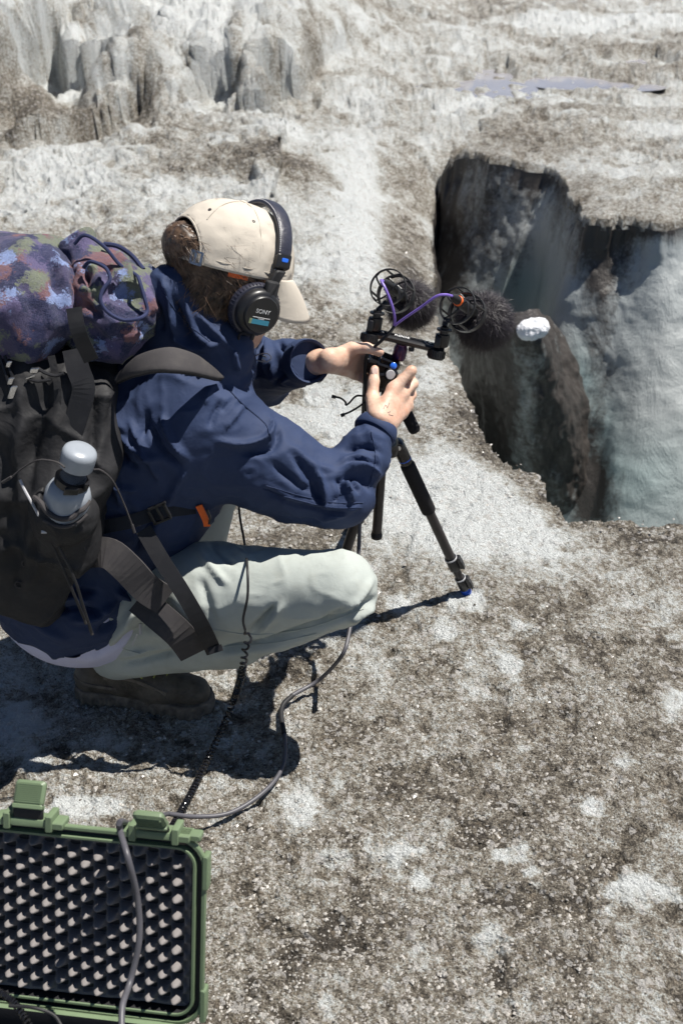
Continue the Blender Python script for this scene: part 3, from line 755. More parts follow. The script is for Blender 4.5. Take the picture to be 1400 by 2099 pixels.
# loose crumbs of ice and grit on the near ground (nobody could count them)
def scatter(name, n, mat, smin_, smax_, seed, cond):
    R = np.random.RandomState(seed)
    a = np.radians(R.uniform(-18, 18, n)); r = 1/R.uniform(1/5.2, 1/0.8, n)
    x = r*np.sin(a); y = r*np.cos(a)
    s = np.full(n, -9.0); b = (x > -.3) & (y > 2.2); s[b] = rim_dist(x[b], y[b])[0]
    D = dirt_map(x, y); k = (s < -.02) & cond(D, R)
    x, y = x[k], y[k]; z = ground_h(x, y); n = len(x)
    s = s[k]; w = np.exp(-np.maximum(0, -s)/0.22)*(s > -3); z = z*(1-w)+0*w
    sz = (smin_+(smax_-smin_)*R.rand(n)**3)*(0.6+0.2*y)
    base = np.array([(0, 0, 1), (1, 0, .1), (-.1, 1, 0), (-1, .1, .1), (.1, -1, -.1), (0, 0, -.6)], float)
    tri = np.array([(0, 1, 2), (0, 2, 3), (0, 3, 4), (0, 4, 1), (5, 2, 1), (5, 3, 2), (5, 4, 3), (5, 1, 4)])
    th = R.rand(n)*6.28; V = base[None]*(0.55+.75*R.rand(n, 6, 3))
    c_, s_ = np.cos(th)[:, None], np.sin(th)[:, None]
    V = np.stack([V[..., 0]*c_-V[..., 1]*s_, V[..., 0]*s_+V[..., 1]*c_, V[..., 2]*.75], -1)*sz[:, None, None]
    V += np.stack([x, y, z], 1)[:, None]
    Fs = (tri[None]+6*np.arange(n)[:, None, None]).reshape(-1, 3)
    return obj(name, V.reshape(-1, 3), Fs, mat, smooth=False, kind='stuff')
M['crumb'] = m_plain('ice_crumb', (0.42, 0.40, 0.37), 0.3, 0.6, var=0.35, sc=30)
M['grit'] = m_plain('dark_grit', (0.10, 0.085, 0.068), 0.5, 0.5, var=0.6, sc=30)
scatter('ice_crumbs', 26000, M['crumb'], .0016, .006, 3, lambda D, R: R.rand(len(D)) < np.clip(D*1.2, .2, 1))
scatter('grit', 26000, M['grit'], .0012, .0045, 4, lambda D, R: R.rand(len(D)) < np.clip(D*1.6-.35, .03, 1))
# ------------------------------------------------------------------ person
def cap_(a, b, ra, rb, k=0.03): return (sd_cap, (a, b, ra, rb), k)
I3 = np.eye(3)
PEL = P(165, 1165, 1.98); BEL = P(265, 1010, 1.97); CH = P(330, 890, 1.99); UP = P(385, 745, 2.03)
SR = P(415, 850, 1.93); SL = P(440, 712, 2.19)
ER = P(690, 1012, 1.89); WR = P(783, 872, 2.005)
EL = P(528, 770, 2.33); WL = P(655, 741, 2.12)
HR = P(225, 1222, 1.92); KR = P(694, 1208, 1.79)
BH_, BT_ = G(196, 1420), G(402, 1442); _a = nrm(BT_-BH_); AR = BH_+_a*.040+np.array([0, 0, .12])
HL = P(240, 1150, 2.14); KL = P(484, 803, 2.33); AL = P(395, 1195, 2.21)
# head frame
ya, pi_, ro = math.radians(33), math.radians(21), math.radians(-4)
HF = np.array([math.cos(pi_)*math.cos(ya), math.cos(pi_)*math.sin(ya), -math.sin(pi_)])
HU = np.array([math.sin(pi_)*math.cos(ya), math.sin(pi_)*math.sin(ya), math.cos(pi_)])
HR_ = np.cross(HF, HU)
HU, HR_ = HU*math.cos(ro)+HR_*math.sin(ro), HR_*math.cos(ro)-HU*math.sin(ro)
HC = P(469, 577, 2.03)
def hd(f, u, r): return HC+HF*f+HU*u+HR_*r
HAX = np.array([HF, HU, HR_])
NB = P(392, 700, 2.04)

def lohi(pts, m):
    a = np.array(pts); return a.min(0)-m, a.max(0)+m
core = [cap_(PEL, BEL, .125, .12), cap_(BEL, CH, .12, .13), cap_(CH, UP, .13, .105, .05), cap_(SR, UP, .06, .07, .05), cap_(SL, UP, .06, .07, .05),
        cap_(NB, hd(-.02, -.06, 0), .058, .052, .03), cap_(SR, ER, .050, .040), cap_(ER, WR, .042, .026, .02), cap_(SL, EL, .05, .040), cap_(EL, WL, .042, .026, .02),
        cap_(PEL, HR, .12, .10, .05), cap_(HR, KR, .070, .044), cap_(KR, AR, .040, .034, .02), cap_(PEL, HL, .12, .09, .05), cap_(HL, KL, .075, .050), cap_(KL, AL, .048, .036, .02),
        cap_(AR, BH_+_a*.13+np.array([0, 0, .045]), .028, .020, .02), cap_(AL, G(500, 1215, .04), .028, .020, .02)]
lo, hi = lohi([PEL, CH, UP, SR, SL, ER, WR, EL, WL, HR, KR, AR, HL, KL, AL, NB, G(400, 1425), G(560, 1190), HC], .17)
Vc, Qc = surfnet(core, lo, hi, .011)
head = [(sd_ell, (hd(-.012, .022, 0), HAX, (.098, .098, .076)), 0), (sd_ell, (hd(.025, -.035, 0), HAX, (.066, .082, .060)), .03), (sd_ell, (hd(.052, -.092, 0), HAX, (.036, .028, .036)), .025),
        cap_(hd(.084, .000, 0), hd(.110, -.036, 0), .007, .013, .012), (sd_ell, (hd(.108, -.040, 0), HAX, (.012, .010, .017)), .008),
        cap_(hd(.090, -.066, -.014), hd(.090, -.066, .014), .008, .008, .008), cap_(hd(.087, -.076, -.012), hd(.087, -.076, .012), .008, .008, .006),
        cap_(hd(.080, .022, -.04), hd(.080, .022, .04), .011, .011, .015), (sd_ell, (hd(.080, .000, .030), HAX, (.013, .011, .014)), .006), (sd_ell, (hd(.080, .000, -.030), HAX, (.013, .011, .014)), .006),
        (sd_ell, (hd(.058, -.035, .042), HAX, (.026, .024, .018)), .02), (sd_ell, (hd(.058, -.035, -.042), HAX, (.026, .024, .018)), .02),
        (sd_ell, (hd(-.005, -.015, .078), HAX, (.018, .032, .010)), .006), (sd_ell, (hd(-.005, -.015, -.078), HAX, (.018, .032, .010)), .006),
        cap_(hd(-.015, -.05, 0), NB, .052, .056, .025)]
lo, hi = lohi([HC], .15); Vh, Qh = surfnet(head, lo, hi, .0042)
def chain(pts, rs, k=.006): return [cap_(pts[i], pts[i+1], rs[i], rs[i+1], k if i else .010) for i in range(len(pts)-1)]
K = [P(806, 797, 2.035), P(823, 808, 2.043), P(829, 827, 2.048), P(823, 846, 2.032)]
B_ = [P(778, 855, 1.983), P(786, 860, 1.985), P(793, 865, 1.988), P(797, 870, 1.993)]
rh = [cap_(P(760, 905, 1.968), WR, .027, .024)]+[cap_(B_[i], K[i], .015, .0115, .012) for i in range(4)]
rh += [cap_(P(770, 835, 2.017), P(800, 830, 2.024), .014, .013, .015)]
rh += chain([P(772, 850, 1.990), P(763, 815, 2.045), P(766, 782, 2.065), P(768, 757, 2.080)], [.017, .0125, .0105, .0085])
rh += chain([K[0], P(843, 760, 2.055), P(840, 768, 2.090), P(820, 775, 2.115)], [.0115, .0095, .0088, .0078])
rh += chain([K[1], P(847, 787, 2.072), P(840, 794, 2.105), P(820, 797, 2.125)], [.0112, .0092, .0086, .0075])
rh += chain([K[2], P(844, 810, 2.078), P(836, 815, 2.110), P(818, 816, 2.125)], [.0108, .0088, .0082, .0072])
rh += chain([K[3], P(838, 834, 2.057), P(830, 837, 2.084), P(815, 835, 2.100)], [.0100, .0080, .0075, .0068])
lo, hi = lohi([K[0], K[3], WR, P(847, 757, 2.090), P(760, 757, 2.090), P(820, 800, 2.140), P(760, 905, 1.968)], .05); Vr, Qr = surfnet(rh, lo, hi, .0022)
LK = [P(727, 722, 2.155), P(733, 736, 2.170), P(733, 751, 2.180), P(727, 765, 2.185)]
lh = [cap_(P(610, 745, 2.190), WL, .029, .0245)]+[cap_(P(675, 731+5*i, 2.10), LK[i], .016, .0118, .012) for i in range(4)]
lh += [cap_(P(690, 745, 2.160), P(715, 745, 2.175), .015, .014, .015)]
lh += chain([P(680, 735, 2.145), P(720, 714, 2.135), P(752, 713, 2.130), P(779, 722, 2.125)], [.016, .0118, .0100, .0082])
lh += chain([LK[0], P(757, 728, 2.180), P(777, 733, 2.180), P(792, 742, 2.170)], [.0115, .0095, .0085, .0075])
lh += chain([LK[1], P(758, 747, 2.185), P(772, 757, 2.180), P(782, 767, 2.160)], [.0115, .0095, .0085, .0075])
lh += chain([LK[2], P(752, 766, 2.180), P(764, 775, 2.160), P(772, 781, 2.140)], [.011, .009, .0082, .0072])
lh += chain([LK[3], P(745, 776, 2.170), P(756, 784, 2.150), P(764, 788, 2.135)], [.0105, .0085, .0078, .0068])
lo, hi = lohi([P(610, 745, 2.190), LK[0], LK[3], P(795, 715, 2.120), P(770, 790, 2.180)], .055); Vl, Ql = surfnet(lh, lo, hi, .0024)
allV = np.concatenate([Vc, Vh, Vr, Vl]); offs = np.cumsum([0, len(Vc), len(Vh), len(Vr)])
allQ = np.concatenate([Qc, Qh+offs[1], Qr+offs[2], Ql+offs[3]])
tmp = link('tmp', mesh_data('tmp', allV, allQ, M['skin']))
md = tmp.modifiers.new('r', 'REMESH'); md.mode = 'VOXEL'; md.voxel_size = .0029; md.use_smooth_shade = True
dg = bpy.context.evaluated_depsgraph_get(); dg.update()
bm_ = bpy.data.meshes.new_from_object(tmp.evaluated_get(dg)); bpy.data.objects.remove(tmp)
n = len(bm_.vertices); bv = np.zeros(n*3); bm_.vertices.foreach_get('co', bv); bv = bv.reshape(-1, 3)
e = np.zeros(len(bm_.edges)*2, int); bm_.edges.foreach_get('vertices', e); e = e.reshape(-1, 2); deg = np.bincount(e.ravel(), minlength=n)
for _ in range(2):
    s = np.stack([np.bincount(e[:, 0], bv[e[:, 1], c], n)+np.bincount(e[:, 1], bv[e[:, 0], c], n) for c in range(3)], 1); bv = bv+.45*(s/np.maximum(deg, 1)[:, None]-bv)
base = np.array([AR[0]+.05, AR[1]+.1, 0])
bm_.vertices.foreach_set('co', (bv-base).ravel().astype(np.float32)); bm_.name = 'person'
if not bm_.materials: bm_.materials.append(M['skin'])
bm_.polygons.foreach_set('use_smooth', [True]*len(bm_.polygons)); bm_.update()
person = link('person', bm_); person.location = tuple(base)
tag(person, 'person crouching in navy jacket and beige cap, adjusting the tripod with both hands', 'person')

# --- trousers
def band_cut(p, d): return d
tr = [cap_(P(185, 1200, 1.99), HR, .118, .098, .05), cap_(HR, P(430, 1212, 1.855), .098, .088, .05), cap_(P(430, 1212, 1.855), KR, .088, .070, .03),
      cap_(KR, P(480, 1290, 1.86), .066, .070, .012), cap_(P(480, 1290, 1.86), P(245, 1330, 1.905), .070, .062, .02),
      cap_(P(200, 1200, 2.05), HL, .13, .10, .05), cap_(HL, KL, .095, .061, .03), cap_(KL, AL, .060, .052, .015)]
ts = [([(770,1225),(700,1268),(640,1290)], -.010, 7), ([(765,1185),(735,1230),(700,1262)], .006, 8), ([(772,1240),(735,1262),(715,1275)], .008, 6), ([(565,1240),(540,1270),(515,1295)], -.011, 7), ([(582,1235),(556,1270),(530,1298)], .006, 8),
      ([(700,1262),(600,1300),(520,1322),(420,1335)], -.012, 8), ([(690,1282),(600,1318),(500,1338)], .004, 10), ([(720,1245),(680,1262),(650,1285)], -.006, 5),
      ([(400,1120),(440,1170),(470,1200)], .006, 9), ([(430,1110),(480,1160)], -.006, 7), ([(470,1115),(520,1150)], .004, 7), ([(230,1345),(330,1320),(440,1290)], .010, 10), ([(240,1320),(300,1290),(330,1250)], -.012, 12),
      ([(250,1360),(300,1352),(380,1330)], -.008, 7), ([(215,1330),(260,1280),(290,1240)], .010, 12), ([(330,1260),(350,1300),(400,1320)], -.010, 9), ([(410,1180),(425,1230),(440,1280)], -.005, 10)]
ts = [(a_, b_*1.5, c_*.85) for (a_, b_, c_) in ts]
lo, hi = lohi([P(175, 1195, 1.99), HR, KR, AR, HL, KL, AL], .155)
V, Q = cloth(tr, lo, hi, .0052, ts, [(.003, (12, 12, 12), 0), (.0016, (14, 14, 22), 3, 1)], sm=2)
c_ = V[Q].mean(1); cx_, cy_ = proj(c_)
cut = (c_[:, 2] < .075)
trousers = obj('trousers', V, Q[~cut], M['khaki'], person, label='loose pale sage green trousers')
tb = trousers
# drawstring and seat pocket stitching
mb = MB(); mb.tube([P(288, 1278, 1.80), P(289, 1300, 1.795)], .0028, 6); mb.tube([P(282, 1300, 1.79), P(272, 1322, 1.79)], .0014, 6); mb.build('drawcord', M['silver'], person)

# --- shirt hem
sh = [(sd_ell, (P(178, 1192, 1.98), I3, (.180, .196, .154)), 0), cap_(P(195, 1175, 1.98), P(250, 1080, 1.98), .14, .12, .05)]
lo, hi = lohi([P(178, 1192, 1.98), P(250, 1080, 1.98)], .19)
V, Q = cloth(sh, lo, hi, .006, [([(110,1330),(180,1350),(240,1325),(285,1270)], .004, 9), ([(200,1340),(220,1310)], -.006, 6), ([(240,1320),(262,1290)], -.005, 6)], [(.003, (20, 20, 20), 5)])
obj('shirt', V, Q, M['shirt'], person, label='pale lavender shirt hem showing below the jacket')

# --- jacket
jk = [(sd_ell, (P(165, 1166, 1.975), I3, (.172, .208, .150)), 0), cap_(P(175, 1155, 1.97), BEL, .158, .150, .06), cap_(BEL, CH, .150, .155, .05), cap_(CH, UP, .150, .120, .05),
      cap_(SR, UP, .085, .095, .05), cap_(SL, UP, .080, .095, .05),
      (sd_ell, (P(365, 640, 2.08), I3, (.085, .10, .075)), .05), (sd_ell, (P(362, 668, 1.99), I3, (.058, .06, .068)), .04), cap_(P(350, 598, 1.97), P(468, 722, 1.95), .045, .044, .03),
      cap_(P(400, 885, 1.93), P(570, 965, 1.915), .105, .082, .045), cap_(P(570, 965, 1.915), ER, .082, .066, .03), (sd_ell, (P(700, 1025, 1.885), I3, (.055, .05, .045)), .03),
      cap_(ER, P(745, 935, 1.95), .060, .050, .015), cap_(P(745, 935, 1.95), P(776, 876, 1.995), .050, .034, .012),
      cap_(SL, EL, .075, .070, .04), cap_(EL, P(585, 752, 2.2), .060, .050, .025), cap_(P(585, 752, 2.2), P(632, 742, 2.115), .048, .040, .015)]
js = [([(700,965),(745,955),(775,975)], .014, 11), ([(690,985),(735,975),(765,1005)], -.013, 10), ([(705,975),(718,1005),(722,1030)], .010, 7), ([(722,975),(735,1010)], -.010, 7), ([(690,975),(700,1010),(680,1035)], -.008, 8),
      ([(720,900),(750,890),(790,900)], .006, 9), ([(700,925),(745,912),(785,930)], -.010, 9), ([(745,865),(775,940),(770,990)], .005, 9), ([(690,950),(730,935),(770,945)], .007, 7),
      ([(545,858),(556,880),(540,902),(490,910),(440,902)], .011, 9), ([(560,872),(568,900),(548,925),(480,930)], -.010, 10),
      ([(500,830),(475,860),(460,880)], .006, 8), ([(455,820),(440,850),(430,880)], -.007, 8), ([(430,800),(420,830)], .005, 9), ([(480,815),(455,845)], -.005, 6),
      ([(540,990),(600,1020),(680,1040),(740,1040)], .004, 5), ([(540,1002),(600,1032),(680,1052),(735,1050)], -.005, 5), ([(600,930),(640,990),(660,1040)], -.009, 12), ([(640,950),(665,1000),(670,1045)], .009, 9), ([(560,950),(600,985),(640,1010)], -.008, 12), ([(585,910),(640,950),(690,965)], .006, 12),
      ([(650,1070),(690,1060),(740,1040)], .006, 8), ([(590,1060),(660,1075)], -.005, 6),
      ([(240,890),(290,930),(330,945)], .010, 9), ([(230,920),(280,960)], -.012, 9), ([(265,860),(300,930),(330,990)], .010, 9), ([(300,860),(330,920),(370,960)], -.013, 9), ([(330,850),(350,900),(385,945)], .012, 9), ([(300,840),(290,900)], -.01, 8),
      ([(245,1000),(280,1005)], .009, 7), ([(200,930),(240,1000),(250,1040)], .008, 7), ([(385,960),(360,1000),(340,1040)], .008, 10), ([(330,1040),(300,1090),(280,1140)], -.01, 10),
      ([(330,570),(350,620),(360,700)], .012, 9), ([(350,600),(375,660),(400,710)], -.012, 10), ([(380,620),(400,680),(440,710)], .010, 9), ([(345,690),(400,715),(460,700)], .008, 9), ([(400,640),(450,690),(490,730)], .008, 9), ([(480,720),(488,760)], .012, 7), ([(320,620),(330,680)], -.01, 9),
      ([(545,700),(555,730),(548,765)], .014, 8), ([(535,700),(530,740)], -.014, 8), ([(570,700),(590,730)], -.012, 7), ([(560,740),(572,775),(590,778)], .012, 6), ([(600,705),(615,730),(618,770)], .006, 6), ([(590,760),(560,790)], -.01, 8), ([(520,745),(500,790)], .010, 8),
      ([(100,1240),(150,1225),(190,1235)], .014, 10), ([(110,1258),(160,1250),(220,1262)], -.013, 8), ([(150,1275),(200,1265),(235,1240)], .012, 10), ([(240,1215),(270,1230)], .014, 9), ([(60,1220),(80,1280),(150,1320)], .006, 12), ([(240,1270),(200,1300)], -.01, 10), ([(130,1210),(200,1215)], -.012, 8)]
lo, hi = lohi([P(160, 1180, 1.98), CH, UP, SR, SL, ER, WR, EL, P(632, 742, 2.115), P(365, 640, 2.08)], .175)
js = [(a_, b_*1.4, c_*.66) for (a_, b_, c_) in js]
V, Q = cloth(jk, lo, hi, .0048, js, [(.005, (9, 9, 9), 0), (.0036, (7, 5, 9), 7, 1), (.0020, (19, 12, 24), 3, 1)], sm=1)
# open the cuffs: drop cloth past the cuff line and round the neck
c_ = V[Q].mean(1)
def beyond(c, o, d): return (c-o)@nrm(d)
dR = WR-P(745, 935, 1.95); dL = P(660, 738, 2.06)-P(585, 752, 2.2)
cut = ((beyond(c_, P(776, 872, 2.002), dR) > .004) & (np.linalg.norm(c_-WR, axis=1) < .12)) | ((beyond(c_, P(634, 742, 2.11), dL) > .0) & (np.linalg.norm(c_-P(645, 742, 2.10), axis=1) < .09))
jacket = obj('jacket', V, Q[~cut], M['navy'], person, label='navy blue cotton jacket with a loose hood')
so = jacket.modifiers.new('thickness', 'SOLIDIFY'); so.thickness = .0016; so.offset = -1
# turned-over right cuff, stitched left cuff
mb = MB(); o = P(768, 886, 1.987); d = nrm(dR)
mb.lathe(o, d, [(-.004, .0405), (.0, .0425), (.012, .0405), (.019, .0375), (.020, .035), (.014, .033)], 28); mb.build('cuff', M['navy'], jacket, smooth=True)
mb = MB(); o = P(624, 742, 2.125); d = nrm(dL)
mb.lathe(o, d, [(-.006, .0435), (-.004, .0450), (.022, .0430), (.026, .0415), (.024, .038), (.010, .037)], 28); mb.build('cuff', M['navy'], jacket, smooth=True)
mb = MB()
mb.tube(cr([P(520, 732, 2.05), P(532, 726, 2.045), P(548, 725, 2.04), P(556, 733, 2.04), P(548, 741, 2.04), P(532, 740, 2.045), P(521, 735, 2.05)], 4), .0011, 6)
mb.tube([P(524, 732, 2.05), P(519, 720, 2.05)], .001, 6)
mb.build('drawcord', M['silver'], jacket)
mb = MB(); mb.tube([P(538, 733, 2.035), P(545, 735, 2.035)], .0045, 10); mb.build('snap', M['steel'], jacket)
mb = MB(); mb.ribbon(cr([P(408, 1036, 1.85), P(416, 1052, 1.85), P(423, 1068, 1.85), P(425, 1078, 1.852)], 4), (1, 0, .3), .006, .002); mb.build('zip_tape', M['orange'], jacket)
mb = MB(); mb.tube(cr([P(425, 1045, 1.845), P(431, 1060, 1.845), P(429, 1074, 1.845)], 4), .0022, 6); mb.build('zip_pull', M['black'], jacket)
# undershirt at the throat / collar shade
mb = MB()
for k in range(2): pass

# --- boots
def boot(heel, toe, name_lab):
    a = nrm((toe-heel)*[1, 1, 0]); s = np.array([a[1], -a[0], 0]); u = np.array([0, 0, 1.0]); L = np.linalg.norm((toe-heel)[:2])
    o = np.array([heel[0], heel[1], 0])
    def q(f, r, z): return o+a*f+s*r+u*z
    def slab(p, z0, z1, grow):
        def cap2(A, B, ra, rb):
            A, B = A[:2].astype(np.float32), B[:2].astype(np.float32); ba = B-A; pa = p[:, :2]-A; h = np.clip((pa@ba)/(ba@ba), 0, 1)
            return np.linalg.norm(pa-h[:, None]*ba, axis=1)-(ra+(rb-ra)*h)
        d = np.minimum(cap2(q(0, 0, 0), q(.09, 0, 0), .036+grow, .034+grow), cap2(q(.08, 0, 0), q(L-.01, .006, 0), .033+grow, .046+grow))
        zz = p[:, 2]-.010*np.sin(np.clip(((p-o)@a)/L, 0, 1)*3.1)**2*0
        return np.maximum(d, np.maximum(z0-zz, zz-z1))
    lo, hi = lohi([heel, toe, q(0, 0, .16)], .075); lo[2] = -.03
    V, Q = surfnet([(slab, (-.004, .030, .003), 0)], lo, hi, .004); V = smoothV(V, Q, 2)
    V += vnormals(V, Q)*(.0025*np.sin(((V-o)@a)*330))[:, None]*(V[:, 2] < .022)[:, None]
    up = [cap_(q(-.002, 0, .045), q(.085, 0, .048), .036, .036), cap_(q(.08, 0, .050), q(.15, .003, .044), .040, .040, .02), cap_(q(.14, .004, .040), q(L-.002, .006, .034), .041, .036, .02),
          cap_(q(.012, 0, .06), q(.035, 0, .125), .036, .043, .02), cap_(q(.10, 0, .075), q(.05, 0, .12), .034, .038, .03)]
    V2, Q2 = surfnet(up, lo, hi, .0045); V2 = smoothV(V2, Q2, 2)
    f = (V2-o)@a
    V2 += vnormals(V2, Q2)*(.0018*np.sin(f*150+V2[:, 2]*60)*np.exp(-((f-.17)/.04)**2)+.002*fbm(V2[:, 0]*30, V2[:, 1]*30, V2[:, 2]*30, o=3))[:, None]
    b = obj('boot', V2, Q2, M['leather'], person, label=name_lab)
    obj('sole', V, Q, M['sole'], b)
    mb = MB()
    for k in range(5):
        f0 = .105+.018*k; z = .116-.0095*k-.0006*k*k; mb.tube(cr([q(f0, .030, z-.014), q(f0+.006, .012, z-.001), q(f0+.010, -.012, z-.001), q(f0+.004, -.030, z-.014)], 4), .0022, 6)
    mb.tube(cr([q(.10, .02, .122), q(.115, .045, .112), q(.125, .052, .095)], 4), .0022, 6)
    mb.build('laces', M['lime'], b)
    mb = MB(); mb.ribbon(cr([q(.04, .040, .078), q(.09, .041, .082), q(.13, .041, .070), q(.17, .044, .055)], 4), (0, 0, 1), .004, .003); mb.ribbon(cr([q(-.03, .02, .058), q(.0, .0385, .055), q(.06, .0385, .05), q(.12, .042, .048)], 4), (0, 0, 1), .0035, .003)
    mb.build('trim', M['sole'], b)
boot(G(196, 1420, .0), G(402, 1442, .0), 'dusty dark brown hiking boot of the right foot')
boot(G(385, 1215, .0), G(590, 1225, .0), 'dark brown hiking boot of the left foot behind the right leg')

# --- hair
hs = [(sd_ell, (hd(-.022, .022, 0), HAX, (.098, .103, .083)), 0), (sd_ell, (hd(-.040, -.042, 0), HAX, (.048, .045, .056)), .03), (sd_ell, (hd(-.112, .050, 0), HAX, (.026, .034, .045)), .02),
      (sd_ell, (hd(.06, -.01, 0), HAX, (.06, .07, .12)), -.012)]
lo, hi = lohi([HC], .19); V, Q = surfnet(hs, lo, hi, .0045)
N = vnormals(V, Q); L = (V-HC)@HAX.T
V = V+N*(.004*fbm(L[:, 0]*70, L[:, 1]*14, L[:, 2]*70, o=3))[:, None]
hair = obj('hair', V, Q, M['hair'], person, label='brown hair pinned up under the cap')
# strands
def strands(Vs, Ns, sel, n, ln, wdt, dirf, seed, jit=.35, seg=5):
    R = np.random.RandomState(seed); ids = R.choice(np.where(sel)[0], n)
    p = Vs[ids]+R.randn(n, 3)*.0012; nn = Ns[ids]; d = dirf(p, nn, R); out = [p.copy()]
    l = ln*(0.5+R.rand(n))
    for k in range(seg):
        d = d+R.randn(n, 3)*jit*.3; d = d-nn*np.sum(d*nn, 1)[:, None]*.45; d /= np.linalg.norm(d, axis=1)[:, None]
        p = p+d*(l/seg)[:, None]; out.append(p.copy())
    S = np.stack(out, 1); w = nrm_rows(np.cross(d, nn+R.randn(n, 3)*.3))*wdt
    tap = np.linspace(1, .15, seg+1)[None, :, None]
    A = S-w[:, None]*tap; B = S+w[:, None]*tap
    VV = np.stack([A, B], 2).reshape(-1, 3); k = (seg+1)*2
    b = (np.arange(n)*k)[:, None]+(np.arange(seg)*2)[None]; b = b.ravel()
    return VV, np.stack([b, b+1, b+3, b+2], 1)
def nrm_rows(a): return a/np.maximum(np.linalg.norm(a, axis=1), 1e-9)[:, None]
N = vnormals(V, Q)
def hdir(p, nn, R):
    L = (p-HC)@HAX.T; swirl = HU*0.0
    d = np.where((L[:, 1] > .0)[:, None], -HU[None]*.6+HF[None]*.9+HR_[None]*.3, -HU[None]*.9-HF[None]*.25)
    return nrm_rows(d+R.randn(len(p), 3)*.25)
L = (V-HC)@HAX.T
sel = (L[:, 0] < .0) & (L[:, 2] > -.05)
SV, SF = strands(V, N, sel, 9000, .040, .0006, hdir, 5)
obj('hair_strands', SV, SF, M['hair'], hair, kind='stuff')

# --- cap
def capf(phi, th, g=0.0):
    c = math.cos(th)**.80
    return hd(-.008+(.121+g)*c*math.cos(phi), .030+(.108+g)*math.sin(th)+.012*math.cos(phi)*(math.cos(th))*0, (.094+g)*c*math.sin(phi))
cap_t = None
V = []; Fs = []; na, ne = 120, 40; ids = {}
for j in range(ne+1):
    th = math.radians(-2+92*j/ne)
    for i in range(na):
        phi = 2*math.pi*i/na
        v = capf(phi, min(th, math.pi/2-1e-4)); wr = .0022*math.sin(phi*17+th*5)*math.exp(-((th-.15)/.18)**2)*(abs(math.sin(phi)) ** 2)
        wr += .0016*float(vn(np.array([phi*4.]), np.array([th*7.]))[0])
        V.append(v+nrm(v-hd(-.008, .03, 0))*wr)
for j in range(ne):
    th = math.degrees(math.radians(-2+92*(j+.5)/ne))
    for i in range(na):
        ph = abs((360*(i+.5)/na)-180)
        if (ph/40)**2+((th+2)/38)**2 < 1: continue
        Fs.append((j*na+i, j*na+(i+1) % na, (j+1)*na+(i+1) % na, (j+1)*na+i))
cap_o = obj('cap', V, Fs, M['cap'], person, label='beige cotton baseball cap')
mo = cap_o.modifiers.new('thickness', 'SOLIDIFY'); mo.thickness = .002; mo.offset = 0
mb = MB()
for k in range(6):
    phi = math.radians(30+60*k)
    if k in (2, 3): t0 = 40
    else: t0 = 0
    mb.tube([capf(phi, math.radians(t0+(89-t0)*s/14), .0012) for s in range(15)], .0009, 5)
mb.tube([capf(math.radians(180-a), math.radians(38*math.sqrt(max(0, 1-(a/40)**2))-2), .001) for a in np.linspace(-40, 40, 30)], .0018, 6)
mb.tube([capf(math.radians(a), math.radians(5), .0006) for a in np.linspace(-138, 138, 70)], .0007, 5)
mb.build('seam', M['cap'], cap_o, smooth=True)
mb = MB(); mb.lathe(capf(0, math.pi/2-1e-4), HU, [(-.001, .008), (.003, .007), (.0045, .003)], 14); mb.build('button', M['cap'], cap_o, smooth=True)
for ph in (90, 30, 150, -30):
    p_ = capf(math.radians(ph+8), math.radians(52)); n_ = nrm(p_-hd(-.008, .03, 0)); mb = MB(); mb.lathe(p_+n_*.0002, n_, [(0, .0032), (.0012, .003), (.0014, .0014), (.0004, .001)], 12); mb.build('eyelet', M['padding'], cap_o, smooth=True)
# brim
V = []; Fs = []; nb, nw = 14, 30
for j in range(nb+1):
    t = j/nb
    for i in range(nw+1):
        a = math.radians(-62+124*i/nw); r0 = capf(a, math.radians(0))
        ext = .068*math.cos(a*90/62*.98)**.55 if abs(i-nw/2) < nw/2 else 0
        V.append(r0+HF*ext*t-HU*(.030*t*t+.036*t+.10*t*(math.sin(a)**2)*ext*3))
for j in range(nb):
    for i in range(nw): Fs.append((j*(nw+1)+i, j*(nw+1)+i+1, (j+1)*(nw+1)+i+1, (j+1)*(nw+1)+i))
br = obj('brim', V, Fs, M['cap'], cap_o); mo = br.modifiers.new('t', 'SOLIDIFY'); mo.thickness = .003; mo.offset = 0
mb = MB(); st = [capf(math.radians(180+a), math.radians(3), .001) for a in np.linspace(-44, 44, 24)]; mb.ribbon(st, HU, .009, .0012); mb.build('strap', M['cap'], cap_o)
mb = MB(); bp = capf(math.radians(218+360-72-6), math.radians(3), .003)
for a in (138, 146): pass
for sgn, a in ((1, 143),):
    p_ = capf(math.radians(a), math.radians(3), .003); n_ = nrm(p_-hd(-.008, .03, 0)); t_ = nrm(np.cross(n_, HU)); w_ = np.cross(t_, n_)
    for (dx, dz, hx, hz) in ((-.010, 0, .0022, .011), (.010, 0, .0022, .011), (0, -.010, .010, .0018), (0, .010, .010, .0018), (.002, 0, .0022, .010)):
        mb.box(p_+t_*dx+w_*dz+n_*.002, t_, w_, n_, hx, hz, .0015)
mb.build('buckle', M['steel'], cap_o)
mb = MB(); mb.ribbon([capf(math.radians(a), math.radians(-3), -.004) for a in np.linspace(96, 114, 8)], HU, .006, .0012); mb.build('sweatband', M['orange'], cap_o)
